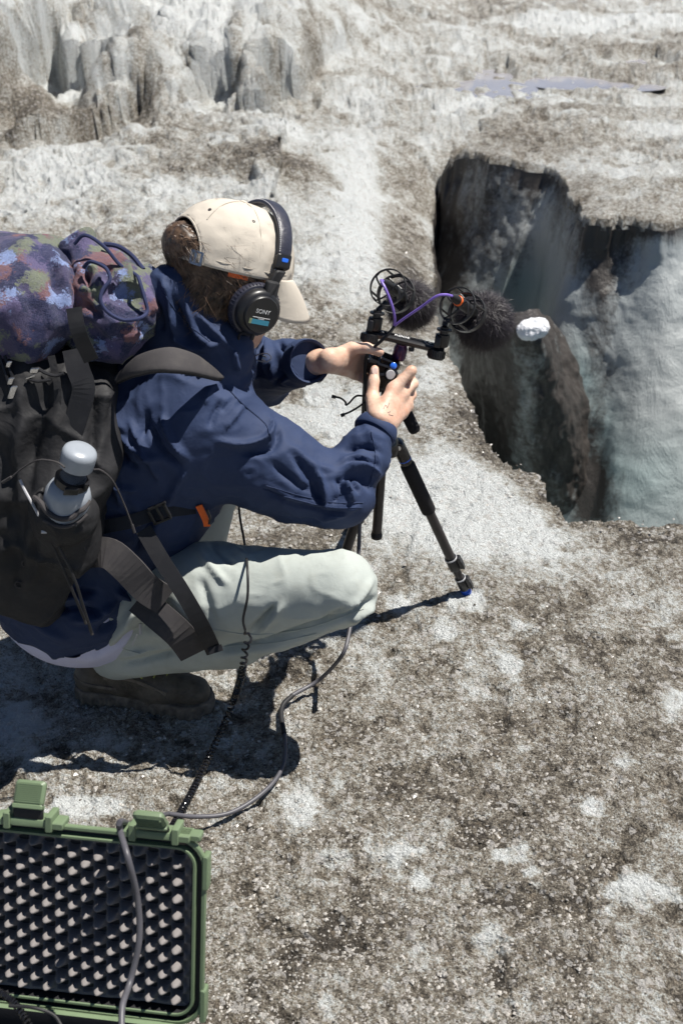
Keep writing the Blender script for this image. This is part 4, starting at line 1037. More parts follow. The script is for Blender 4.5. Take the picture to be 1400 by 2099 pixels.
# sunglasses
mb = MB()
for s in (1, -1): mb.tube(cr([hd(.098, .004, .055*s), hd(.085, .006, .068*s), hd(.03, .004, .080*s), hd(-.01, .0, .083*s)], 5), .0030, 6)
mb.tube(cr([hd(.100, .012, -.058), hd(.112, .013, -.02), hd(.112, .013, .02), hd(.100, .012, .058)], 5), .0028, 6)
gl = mb.build('sunglasses', M['gloss'], person)
mb = MB()
for s in (1, -1): mb.box(hd(.107, -.006, .034*s), nrm(HR_*s-HF*.25), HU, HF, .026, .020, .0014, .012)
mb.build('lens', M['lens'], gl)
# seams and stitching laid on the cloth
bpy.context.view_layer.update()
def on_surf(o_, px, py, lift=.0006):
    org = np.array([0, 0, CAM_H])-_wl(o_); h = o_.ray_cast(Vector(org), Vector(ray(px, py)).normalized())
    return np.array(h[1])+_wl(o_)+np.array(h[2])*lift if h[0] else None
def seam(o_, pl, r, mat, name='seam', n=10, dash=False):
    pp = [on_surf(o_, q[0], q[1]) for q in cr([np.array([a, b, 0.]) for a, b in pl], n)]; run = []; mb = MB()
    for q in pp+[None]:
        if q is None or (run and np.linalg.norm(q-run[-1]) > .03 and len(run) > 4):
            if len(run) > 1 and not mb.V: mb.tube(run, r, 5)
            run = [] if q is None else [q]
        else: run.append(q)
    if mb.V: mb.build(name, M[mat], o_, smooth=True)
seam(jacket, [(540,1003),(600,1022),(680,1040),(742,1040)], .0011, 'navy'); seam(jacket, [(546,995),(606,1013),(682,1030),(744,1030)], .0008, 'navy')
seam(jacket, [(462,790),(500,830),(545,870),(556,900)], .0013, 'navy'); seam(jacket, [(620,706),(614,740),(618,778)], .0009, 'piping'); seam(jacket, [(606,704),(601,740),(605,776)], .0009, 'piping')
seam(jacket, [(330,590),(370,650),(430,700)], .0012, 'navy'); seam(jacket, [(760,880),(770,940),(755,1000)], .0010, 'navy')
seam(trousers, [(440,1290),(520,1300),(620,1290),(700,1265),(745,1248)], .0011, 'khaki'); seam(trousers, [(240,1322),(262,1332),(288,1340)], .0010, 'khaki'); seam(trousers, [(460,1325),(560,1318),(650,1298)], .001, 'khaki')
# faint inked lines on the back of the right hand
M['ink'] = m_plain('faded_ink', (0.34, 0.27, 0.25), 0.6, 0.3)
def on_body(px, py):
    o = Vector((0, 0, CAM_H))-person.location; d = Vector(ray(px, py)).normalized(); h = person.ray_cast(o, d)
    return np.array(h[1]+person.location+h[2]*.0004) if h[0] else None
bpy.context.view_layer.update()
for pl in ([(774,822),(780,812),(782,804)], [(786,838),(790,830),(794,836),(798,826)], [(795,846),(800,842),(797,850),(805,852)]):
    pp = [on_body(*q) for q in pl]; pp = [q for q in pp if q is not None]
    if len(pp) > 1: mb = MB(); mb.tube(pp, .0008, 5); mb.build('tattoo', M['ink'], person)

for (x_, y_) in ((768, 760),):
    c_ = on_body(x_, y_)
    if c_ is not None: mb = MB(); mb.box(c_, (1, 0, 0), nrm(UPV), nrm(-FWD), .0055, .0065, .0009, .004); M['nail'] = m_plain('nail', (0.80, 0.60, 0.52), 0.3, 0.5); mb.build('fingernail', M['nail'], person, smooth=True)
# ------------------------------------------------------------------ backpack
YN = 1.765                                            # near side of the pack
up_ = nrm(P(135, 720, 1.95)-P(-45, 1215, 1.95)); ay_ = nrm(np.cross([0, 1, 0], up_)); PAX = np.array([ay_, [0, 1, 0], up_])
bc = P(22, 970, 1.95)
bp_ = [(sd_box, (bc, PAX, (.175, .178, .205), .055), 0), (sd_box, (P(60, 800, 1.95), PAX, (.155, .165, .07), .05), .03), (sd_ell, (P(-60, 900, 1.93), PAX, (.12, .16, .22)), .04),
       cap_(P(150, 1120, 1.80), P(120, 1010, 1.79), .045, .055, .03), (sd_box, (P(30, 740, 1.95), PAX, (.19, .17, .05), .045), .02)]
bs = [([(100,740),(90,850),(60,960)], -.010, 9), ([(125,740),(120,850),(100,950)], .006, 12), ([(205,760),(215,850),(190,960)], .008, 12), ([(185,790),(190,880),(175,960)], -.009, 9), ([(30,760),(50,860),(20,980)], .010, 14), ([(70,860),(60,980),(40,1150)], -.008, 10),
      ([(235,760),(225,830),(205,900)], -.006, 7), ([(40,980),(60,1080),(60,1180)], .008, 12), ([(0,900),(30,1000),(20,1100)], -.008, 14), ([(95,1100),(80,1160),(50,1200)], .007, 9), ([(0,1080),(40,1150),(30,1210)], -.006, 10)]
def ysh(z): return .115*np.clip((z-.50)/.30, 0, 1)
def warp(f):
    def g(p, *a):
        p2 = p.copy(); p2[:, 1] -= (ysh(p[:, 2])*(p[:, 1] < 1.98)).astype(np.float32); return f(p2, *a)
    return g
bp_ = [(warp(f), a, k) for (f, a, k) in bp_]
def PB(px, py, Y):                                     # on the leaning near side of the pack
    for _ in range(3): q_ = P(px, py, Y+(ysh(q_[2]) if _ else 0))
    return q_
lo, hi = lohi([P(-200, 960, 1.95), P(250, 960, 1.95), P(60, 700, 1.95), P(60, 1230, 1.95)], .215)
V, Q = cloth(bp_, lo, hi, .0058, bs, [(.010, (7, 7, 7), 0), (.006, (8, 8, 12), 3, 1), (.002, (30, 30, 30), 5)], sm=2)
pack = obj('backpack', V, Q, M['black_nylon'], loc=P(0, 1215, 1.95), label='large black hiking backpack on the back of the crouching person', cat='backpack')
Yf = YN+.012
# shoulder strap: padded, over the right shoulder
sp = [P(243, 778, 1.86), P(285, 750, 1.83), P(340, 738, 1.82), P(390, 745, 1.835), P(425, 760, 1.86), P(452, 776, 1.89)]
V = []; Fs = []; pts = cr(sp, 6); K_ = len(pts)
mb = MB(); wd = []
for i, p_ in enumerate(pts):
    t = nrm(pts[min(i+1, K_-1)]-pts[max(0, i-1)]); out = nrm(p_-P(360, 900, 2.03)-0); b = nrm(np.cross(t, out)); wd.append(b)
ws = [float(v) for v in np.interp(np.arange(K_)/(K_-1), [0, .2, .45, .7, .9, 1], [.006, .018, .023, .018, .010, .003])]
for sgn in (0,):
    for i in range(K_):
        t = nrm(pts[min(i+1, K_-1)]-pts[max(i-1, 0)]); b = wd[i]; nn = np.cross(b, t)
        if nn @ (pts[i]-P(360, 900, 2.03)) < 0: nn = -nn
        for a in np.linspace(0, 2*math.pi, 16, endpoint=False): V.append(pts[i]+b*ws[i]*math.copysign(abs(math.cos(a))**.6, math.cos(a))+nn*(.0055*math.copysign(abs(math.sin(a))**.7, math.sin(a))+.002))
Fs = [(i*16+j, i*16+(j+1) % 16, (i+1)*16+(j+1) % 16, (i+1)*16+j) for i in range(K_-1) for j in range(16)]+[tuple(range(16)), tuple(range((K_-1)*16, K_*16))]
ss = obj('shoulder_strap', V, Fs, M['padding'], pack, label='grey padded shoulder strap')
mb = MB(); mb.tube([p_+wd[i]*ws[i]*.98*(1 if (wd[i]@np.array([0, -1, -.4])) > 0 else -1) for i, p_ in enumerate(pts)], .0022, 6); mb.build('piping', M['black_nylon'], ss, smooth=True)
def strap(name, pl, w, mat='webbing', wd=None, par=None, th=.0013, n=5, lab=None):
    pts = cr([(PB if q[2] < YN+.02 and q[1] < 1090 and q[0] < 200 else P)(*q) for q in pl], n); K_ = len(pts); W = []
    for i in range(K_):
        t = pts[min(i+1, K_-1)]-pts[max(i-1, 0)]; v = nrm(np.cross(t, FWD)); W.append(v if wd is None else np.asarray(wd))
    mb = MB(); mb.ribbon(pts, W, w, th); return mb.build(name, M[mat], par if par is not None else pack, label=lab)
strap('compression_strap', [(150,722,Yf),(158,760,Yf-.004),(170,800,Yf-.006),(158,850,Yf-.002),(140,905,Yf)], .019, lab='wide black webbing strap down the side')
strap('side_band', [(105,735,Yf),(118,800,Yf-.002),(112,880,Yf),(92,960,Yf)], .006, 'black_nylon')
strap('hip_belt', [(150,1145,1.83),(185,1133,1.775),(225,1135,1.755),(262,1165,1.75),(300,1205,1.755),(338,1230,1.765)], .027, 'padding', th=.005, lab='wide charcoal hip belt')
strap('hip_belt_wing', [(285,1228,1.775),(325,1262,1.755),(368,1300,1.745),(398,1340,1.76)], .027, 'padding', th=.003)
strap('lower_band', [(140,1150,1.84),(170,1150,1.82),(215,1158,1.81),(250,1180,1.815)], .006, 'padding')
strap('hip_strap', [(295,1085,1.80),(330,1145,1.77),(375,1215,1.745),(415,1285,1.738),(440,1338,1.75)], .0145, lab='long black webbing strap hanging down')
strap('strap_end', [(428,1335,1.742),(456,1327,1.742)], .006)
strap('load_strap', [(140,1120,1.83),(200,1085,1.80),(265,1070,1.80),(330,1050,1.82),(400,1040,1.86)], .012)
strap('top_strap', [(150,640,1.80),(160,690,1.785),(185,745,1.79)], .012)
mb = MB(); o = P(328, 1055, 1.80)
for (dx, dy) in ((-16, 8), (0, 0), (14, -8)): mb.box(P(328+dx, 1052+dy, 1.80), (1, 0, .4), (-.4, 0, 1), (0, 1, 0), .0025, .015, .003, .0015)
for dy in (-15, 15): mb.box(P(328+dy*.4, 1052+dy, 1.80), (1, 0, .45), (-.4, 0, 1), (0, 1, 0), .018, .0025, .003, .0015)
mb.build('ladder_buckle', M['black'], pack)
# pocket for the bottle with its gathered rim
YB = 1.735
pk = [(sd_ell, (P(132, 1048, YB+.035), PAX, (.056, .05, .05)), 0), cap_(P(128, 1050, YB+.04), P(110, 1120, 1.80), .045, .035, .03), (sd_ell, (P(137, 985, YB+.022), PAX, (.045, .042, .062)), -.006)]
lo, hi = lohi([P(132, 1048, YB+.03), P(110, 1120, 1.8)], .09); V, Q = cloth(pk, lo, hi, .0035, [([(90,1060),(120,1090),(110,1130)], .005, 6), ([(170,1060),(150,1090)], -.005, 6)], [(.003, (30, 30, 30), 0)])
pocket = obj('bottle_pocket', V, Q, M['black_nylon'], pack)
rimp = cr([P(72,1018,YB+.012), P(84,1028,YB-.008), P(98,1048,YB-.017), P(122,1060,YB-.020), P(146,1058,YB-.018), P(160,1046,YB-.012), P(170,1040,YB-.006), P(180,1025,YB+.01)], 5)
mb = MB(); mb.tube(rimp, .0046, 8); mb.build('binding', M['padding'], pocket, smooth=True)
mb = MB(); mb.tube(cr([P(90,1063,YB-.014), P(120,1076,YB-.02), P(150,1072,YB-.018), P(178,1052,YB-.004)], 5), .0036, 8); mb.build('elastic', M['padding'], pocket, smooth=True)
mb = MB(); mb.tube(cr([P(43,983,YB+.03), P(52,1002,YB+.02), P(74,1042,YB+.0), P(86,1066,YB-.006)], 5), .0024, 7); mb.build('cord', M['silver'], pocket, smooth=True)
mb = MB(); mb.tube([P(86, 1086, YB-.012), P(122, 1086, YB-.012)], .0034, 8); mb.build('toggle', M['silver'], pocket, smooth=True)
def lace(name, pl, r=.0016, mat='padding', tip=None, par=None):
    mb = MB(); pts = cr([P(*q) for q in pl], 6); mb.tube(pts, r, 6); o = mb.build(name, M[mat], par or pack, smooth=True)
    if tip: mb = MB(); mb.tube([P(*tip[0]), P(*tip[1])], .0027, 7); mb.build('cord_tip', M['padding'], o, smooth=True)
lace('draw_cord', [(132,958,YB-.02),(115,947,YB-.01),(80,943,YB),(50,958,YB+.01),(28,976,YB+.01)], tip=((26,977,YB+.01), (8,988,YB+.012)))
lace('draw_cord', [(190,962,YB-.01),(205,964,YB-.01),(228,985,YB),(250,1030,YB+.01),(266,1072,YB+.015)], tip=((266,1072,YB+.015), (271,1088,YB+.015)))
lace('hanging_cord', [(100,1095,YB+.0),(125,1150,YB),(150,1210,YB),(172,1262,YB+.005)], r=.0026, mat='webbing', tip=((172,1262,YB+.005), (174,1270,YB+.005)))
lace('hanging_cord', [(112,1100,YB+.0),(138,1150,YB-.004),(155,1190,YB-.004),(160,1205,YB-.004),(168,1232,YB-.002),(186,1288,YB)], r=.0026, mat='webbing', tip=((182,1278,YB), (187,1292,YB)))
lace('hanging_cord', [(158,1098,YB+.03),(166,1106,YB+.03),(176,1126,YB+.03)], r=.0016)
for (x_, y_) in ((64, 1102), (54, 1150), (40, 1192)):
    c = P(x_, y_, Yf-.004); mb = MB(); mb.tube([c+np.array([math.cos(a), 0, math.sin(a)])*.0062 for a in np.linspace(.6, 5.2, 14)], .0014, 6); mb.build('eyelet', M['padding'], pack, smooth=True)
def laceB(name, pl, r=.003, mat='webbing'):
    mb = MB(); mb.tube(cr([PB(*q) for q in pl], 6), r, 6); return mb.build(name, M[mat], pack, smooth=True)
# zip pullers
mb = MB(); mb.tube(cr([PB(2,735,Yf), PB(20,790,Yf-.003), PB(32,850,Yf-.003), PB(30,900,Yf)], 5), .003, 6); mb.tube(cr([PB(12,735,Yf), PB(32,790,Yf-.003), PB(45,850,Yf-.003), PB(44,900,Yf)], 5), .003, 6); z_ = mb.build('zip', M['black'], pack, smooth=True)
mb = MB(); mb.box(PB(25, 785, Yf-.010), (1, 0, 0), up_, (0, 1, 0), .0045, .007, .003, .002); mb.box(PB(28, 808, Yf-.010), (1, 0, 0), up_, (0, 1, 0), .0055, .013, .0016, .003); mb.box(PB(21, 752, Yf-.008), (1, 0, 0), up_, (0, 1, 0), .004, .006, .002, .002); mb.build('zip_pull', M['steel'], pack, smooth=True)
mb = MB(); mb.box(PB(72, 764, Yf-.010), (1, 0, 0), up_, (0, 1, 0), .007, .005, .003, .002); mb.box(PB(64, 777, Yf-.010), (1, 0, .4), up_, (0, 1, 0), .009, .002, .002, .001); mb.build('zip_pull', M['steel'], pack, smooth=True)
laceB('pull_cord', [(78,760,Yf-.008),(95,770,Yf-.012),(115,775,Yf-.014),(130,770,Yf-.014)], r=.003, mat='webbing')
laceB('pull_cord', [(60,782,Yf-.008),(80,786,Yf-.012),(105,783,Yf-.014)], r=.003, mat='webbing')

# ------------------------------------------------------------------ bottle
bo, bt = P(126, 1060, YB+.022), P(163, 925, YB+.010); bd_ = nrm(bt-bo); L_ = np.linalg.norm(bt-bo)
bottle = thing('water_bottle', 'grey metal water bottle with rounded cap in the side pocket of the backpack', 'water bottle', bo)
mb = MB(); mb.lathe(bo, bd_, [(-.02, .02), (-.018, .034), (-.010, .038), (.055, .038), (.068, .033), (.075, .024), (.090, .022)], 32); mb.build('body', M['bottle'], bottle, smooth=True)
mb = MB(); c0 = L_-.030; mb.lathe(bo, bd_, [(c0-.002, .020), (c0, .0275), (c0+.024, .0285), (c0+.030, .0268), (c0+.034, .022), (c0+.036, .010), (c0+.0362, 0)], 32); mb.build('screw_cap', M['bottle'], bottle, smooth=True)
mb = MB(); mb.lathe(bo, bd_, [(.076, .0245), (.077, .0285), (.089, .0285), (.090, .0245)], 28)
mb.box(bo+bd_*.083+np.array([.004, -.030, -.004]), (1, 0, 0), bd_, (0, -1, 0), .012, .007, .003, .002); mb.box(bo+bd_*.083+np.array([.026, -.018, 0]), (0, 1, 0), bd_, (1, 0, 0), .009, .008, .003, .002); mb.build('buckle_strap', M['black'], pack, smooth=True)

# ------------------------------------------------------------------ patterned fleece on top of the pack
fl_ = [(sd_ell, (P(20, 590, 1.90), I3, (.145, .15, .085)), 0), (sd_ell, (P(70, 640, 1.86), I3, (.075, .12, .085)), .03), (sd_ell, (P(-60, 630, 1.9), I3, (.13, .16, .10)), .04),
       cap_(P(118, 560, 1.86), P(150, 640, 1.83), .030, .028, .02)]
fs_ = [([(100,500),(125,560),(135,640),(135,720)], .014, 12), ([(120,530),(112,570),(122,600)], -.02, 10), ([(0,520),(60,505),(110,515)], .008, 16), ([(30,560),(60,640),(50,710)], -.008, 18), ([(90,600),(100,680)], .008, 14)]
lo, hi = lohi([P(-150, 600, 1.9), P(160, 520, 1.9), P(80, 715, 1.85)], .14)
V, Q = cloth(fl_, lo, hi, .0058, fs_, [(.010, (10, 10, 10), 0), (.008, (5, 5, 5), 4, 1), (.003, (45, 45, 45), 0)])
fleece = obj('fleece_blanket', V, Q, M['fleece'], loc=P(60, 720, 1.88), label='purple and green patterned fleece jacket bundled on top of the backpack', cat='fleece jacket')
dr = [cap_(P(165, 510, 1.93), P(215, 560, 1.90), .030, .045, .02), (sd_ell, (P(190, 560, 1.88), I3, (.045, .06, .045)), .02), (sd_ell, (P(245, 620, 1.86), I3, (.085, .09, .075)), .03),
      (sd_ell, (P(225, 690, 1.85), I3, (.075, .08, .045)), .03), cap_(P(230, 540, 1.95), P(290, 580, 1.93), .035, .030, .02), (sd_ell, (P(310, 620, 1.90), I3, (.040, .06, .065)), .02),
      (sd_ell, (P(262, 618, 1.775), I3, (.038, .045, .030)), -.012), cap_(P(228, 622, 1.80), P(292, 645, 1.80), .014, .011, .012), cap_(P(175, 590, 1.81), P(200, 650, 1.80), .020, .018, .015)]
ds = [([(175,520),(200,560),(215,600)], .010, 9), ([(165,530),(180,570),(190,600)], -.014, 7), ([(215,520),(240,560),(260,590)], -.012, 7), ([(150,600),(180,585),(205,600)], .012, 9), ([(160,620),(190,640),(205,660)], -.014, 8), ([(250,700),(280,690),(300,700)], .010, 10), ([(170,660),(210,700),(260,712)], -.010, 10),
      ([(320,590),(330,640),(320,700)], .012, 10), ([(335,610),(340,680)], -.010, 8), ([(205,560),(220,590)], .01, 7), ([(240,500),(285,560)], .01, 7)]
lo, hi = lohi([P(150, 500, 1.95), P(340, 600, 1.9), P(230, 715, 1.85)], .11)
V, Q = cloth(dr, lo, hi, .0046, ds, [(.009, (14, 14, 14), 9), (.011, (6, 6, 6), 4, 1), (.004, (15, 15, 15), 8, 1), (.003, (50, 50, 50), 0)], sm=1)
fd = obj('hood', V, Q, M['fleece'], fleece)
def pipe(pl, r=.0032):
    mb = MB(); mb.tube(cr([P(*q) for q in pl], 6), r, 8); mb.build('piping', M['piping'], fleece, smooth=True)
pipe([(152,495,1.87),(175,476,1.87),(215,500,1.86),(250,540,1.85),(282,560,1.84),(290,570,1.82),(302,610,1.80),(308,640,1.79),(290,655,1.77),(255,658,1.765),(222,640,1.765),(208,615,1.77),(214,592,1.78),(228,572,1.79),(222,550,1.80),(205,538,1.81),(185,533,1.82),(172,545,1.83)])
pipe([(215,495,1.90),(245,500,1.90),(275,520,1.90),(300,550,1.88)], .0042)
mb = MB()
for k in range(5): mb.tube([P(138, 619+5*k, 1.812), P(155, 617+5*k, 1.812)], .0012, 5)
mb.build('stitching', M['silver'], fleece)

_r = ray(180, 610); fleece.location = tuple(np.array(fleece.location)+_r*.09)
_sh = -ray(80, 950)*.055
for o_ in (pack, bottle): o_.location = tuple(np.array(o_.location)+_sh)
for ch in pack.children:
    if ch.name.split('.')[0] in ('hip_belt', 'hip_belt_wing', 'hip_strap', 'strap_end', 'load_strap', 'ladder_buckle', 'shoulder_strap', 'lower_band'): ch.location = tuple(np.array(ch.location)-_sh)
# ------------------------------------------------------------------ headphones
hp = thing('headphones', 'black closed headphones with a cushioned headband worn over the cap', 'headphones', hd(0, 0, 0))
EC = (.006, -.026)
for s in (1, -1):
    c = hd(EC[0], EC[1], .082*s); ax = nrm(HR_*s-HU*.10+HF*(-.05))
    mb = MB(); mb.lathe(c, ax, [(-.004, .030), (-.002, .042), (.004, .0475), (.012, .0485), (.019, .045), (.021, .038)], 36); cu = mb.build('ear_pad', M['vinyl'], hp, smooth=True)
    mb = MB(); mb.lathe(c, ax, [(.015, .036), (.019, .0415), (.028, .0415), (.034, .038), (.036, .033), (.040, .0325), (.0415, .031), (.0417, 0)], 36); cp = mb.build('ear_cup', M['black'], hp, smooth=True)
    # crimped vinyl rim
    mb = MB(); u_ = nrm(np.cross(ax, HF)); w_ = np.cross(ax, u_)
    for k in range(46):
        a = 2*math.pi*k/46; d_ = u_*math.cos(a)+w_*math.sin(a)
        mb.tube([c+ax*.010+d_*.0486, c+ax*.018+d_*.0462], .0009, 5)
    mb.build('crimp', M['vinyl'], cu, smooth=True)
    # yoke and slider
    mb = MB(); mb.box(c+ax*.030+HU*.040+HF*.012, HF, HU, ax, .013, .018, .006, .004)
    mb.box(c+ax*.026+HU*.064+HF*.022-ax*.004, HF, nrm(HU+HF*.4), ax, .010, .014, .005, .004)
    mb.tube([c+ax*.036+HU*.026+HF*.005, c+ax*.034+HU*.055+HF*.018], .004, 8); mb.build('yoke', M['rubber'], hp, smooth=True)
    mb = MB(); mb.ribbon([c+ax*.018+HU*.072+HF*.024, c+ax*.012+HU*.098+HF*.032], HF, .0075, .0012); mb.build('slider', M['silver'], hp)
    if s == 1:
        AXC, CC = ax, c+ax*.0418
def plate(txt, size, c, ax, upd, mat, name, par, dx=0, dy=0, th=.0003):
    cu = bpy.data.curves.new('txt', 'FONT'); cu.body = txt; cu.size = size; cu.align_x = 'CENTER'; cu.align_y = 'CENTER'; cu.extrude = th
    o = bpy.data.objects.new('txt', cu); COL.objects.link(o); bpy.context.view_layer.update()
    m = bpy.data.meshes.new_from_object(o.evaluated_get(bpy.context.evaluated_depsgraph_get())); bpy.data.objects.remove(o)
    v = np.zeros(len(m.vertices)*3); m.vertices.foreach_get('co', v); v = v.reshape(-1, 3)
    z = nrm(ax); y = nrm(upd-z*np.dot(upd, z)); x = np.cross(y, z)
    W = c+np.outer(v[:, 0]+dx, x)+np.outer(v[:, 1]+dy, y)+np.outer(v[:, 2], z)
    W = W-_wl(par); m.vertices.foreach_set('co', W.ravel().astype(np.float32)); m.materials.clear(); m.materials.append(mat); m.update(); m.name = name
    return link(name, m, par)
tu = nrm(UPV*0+HU*.9-HF*.0+np.array([0.0, 0, 0])); tz = nrm(AXC); ty = nrm(tu-tz*(tu@tz)); tx = np.cross(ty, tz)
plate('SONY', .0105, CC, AXC, tu, M['white'], 'lettering', hp, dy=.006)
mb = MB(); mb.box(CC-ty*.0125, tx, ty, tz, .017, .0042, .0006); o_ = mb.build('colour_stripe', M['teal'], hp)
mb = MB(); mb.box(CC-ty*.0125-tx*.0195, tx, ty, tz, .0025, .0042, .0006); mb.build('colour_stripe', M['khakiprint'], hp)
mb = MB(); mb.box(CC-ty*.0045, tx, ty, tz, .017, .0005, .0005); mb.box(CC-ty*.0068, tx, ty, tz, .006, .0006, .0005); mb.build('printed_line', M['white'], hp)
# headband over the cap, cushioned, white stitching
def hb(t, g=0.0, fo=0.0):                              # t from -1 (left) to 1 (right)
    a = math.radians(88*t); return hd(.043-.012*abs(t)**2+fo, .030+(.118+g)*math.cos(a)-.0*abs(t), (.104+g)*math.sin(a))
ts_ = np.linspace(-.80, .80, 40); V = []; Fs = []
for t in ts_:
    p0 = hb(t); out = nrm(p0-hd(.03, .02, 0)); wv_ = HF
    h_ = .0062*(1-.35*abs(t)); w_ = .0165-.004*abs(t)
    for a in np.linspace(0, 2*math.pi, 14, endpoint=False): V.append(p0+wv_*w_*math.copysign(abs(math.cos(a))**.7, math.cos(a))+out*h_*math.copysign(abs(math.sin(a))**.8, math.sin(a)))
n_ = len(ts_); Fs = [(i*14+j, i*14+(j+1) % 14, (i+1)*14+(j+1) % 14, (i+1)*14+j) for i in range(n_-1) for j in range(14)]+[tuple(range(14)), tuple(range((n_-1)*14, n_*14))]
band = obj('headband', V, Fs, M['vinyl'], hp)
mb = MB()
for k in range(70):
    t = -.76+1.52*k/70
    for sgn in (-1,): p0 = hb(t, .0035, -.0145*(1-.2*abs(t))); p1 = hb(t+.012, .0035, -.0145*(1-.2*abs(t))); mb.tube([p0, p1], .0007, 5)
mb.build('white_stitching', M['white'], band)
for s in (1, -1):
    mb = MB(); p0 = hb(.84*s, -.002); out = nrm(p0-hd(.02, .0, 0)); tt_ = nrm(hb(.86*s)-hb(.80*s)); mb.box(p0, HF, tt_, out, .0145, .013, .0065, .004); hk = mb.build('end_housing', M['black'], hp, smooth=True)
    mb = MB(); mb.box(p0+out*.0068-tt_*.001, HF, tt_, out, .0065, .0035, .0008, .002); mb.build('blue_badge', M['bluelens'], hk)

# coiled lead of the headphones
lead = thing('headphone_cable', 'black coiled headphone cable hanging over the thigh towards the green case', 'cable', P(505, 1290, 1.72))
c0 = CC-AXC*.010-ty*.038
mb = MB(); mb.tube(cr([c0, P(490, 690, 1.93), P(489, 780, 1.95), P(487, 860, 1.96), P(486, 960, 1.965), P(491, 1050, 1.95), P(501, 1110, 1.93), P(507, 1160, 1.78), P(508, 1220, 1.742), P(499, 1268, 1.735), P(503, 1292, 1.732)], 8), .0024, 8); mb.build('straight_lead', M['rubber'], lead, smooth=True)
mb = MB(); mb.tube([c0+ty*.008, c0-ty*.010], .0035, 8); mb.build('strain_relief', M['rubber'], lead, smooth=True)
cl = cr([P(503, 1292, 1.732), P(511, 1305, 1.73), P(503, 1330, 1.73), P(497, 1375, 1.73), G(478, 1440, .085), G(448, 1510, .045), G(415, 1580, .028), G(385, 1640, .026), G(352, 1698, .05)], 70)
cl = np.array(cl); sg = np.linalg.norm(np.diff(cl, axis=0), axis=1); cu_ = np.concatenate([[0], np.cumsum(sg)]); Lc = cu_[-1]; nt_ = 62
ss_ = np.linspace(0, Lc, nt_*11); base_ = np.stack([np.interp(ss_, cu_, cl[:, k]) for k in range(3)], 1); T_ = np.gradient(base_, axis=0); T_ = nrm_rows(T_)
u0 = nrm_rows(np.cross(T_, np.array([0.0, .3, 1]))); w0 = np.cross(T_, u0); th_ = ss_/Lc*nt_*2*math.pi*1.0
# turns bunch together towards the end
th_ = 2*math.pi*nt_*(.45*(ss_/Lc)+.55*(ss_/Lc)**1.7); rad = .0052
mb = MB(); mb.tube(base_+(u0*np.cos(th_)[:, None]+w0*np.sin(th_)[:, None])*rad, .0023, 6); mb.build('coil', M['gloss'], lead, smooth=True)

# grey microphone cable
pts = cr([P(738, 1040, 2.12), P(735, 1130, 2.08), P(725, 1230, 2.0), P(715, 1300, 1.93), P(700, 1345, 1.895), G(655, 1393, .03), G(596, 1428, .02), G(577, 1455, .014), G(584, 1515, .012), G(580, 1570, .012), G(545, 1620, .012), G(475, 1665, .014), G(405, 1674, .03), G(345, 1668, .06)], 8)
mc = thing('microphone_cable', 'grey round microphone cable running across the ice into the green case', 'cable', G(580, 1500, 0))
mb = MB(); mb.tube(pts, .0043, 10); mb.build('cable_run', M['greycable'], mc, smooth=True)
mb = MB(); mb.tube(cr([G(345, 1668, .06), G(310, 1678, .16), G(275, 1690, .30), G(248, 1684, .425), G(247, 1703, .415), P(262, 1755, 1.10), P(282, 1840, 1.085), P(286, 1925, 1.06), P(268, 2010, 1.03), P(252, 2060, .99), P(250, 2110, .96), P(250, 2180, .92)], 8), .0043, 10); mb.build('cable_run', M['greycable'], mc, smooth=True)
for a, b in ((G(598, 1427, .02), G(577, 1455, .014)), (G(577, 1452, .014), G(585, 1512, .012))): pass
mb = MB(); mb.tube(cr([G(600, 1425, .021), G(580, 1446, .016), G(577, 1470, .014), G(583, 1505, .013)], 6), .0052, 10); mb.build('sleeve', M['rubber'], mc, smooth=True)
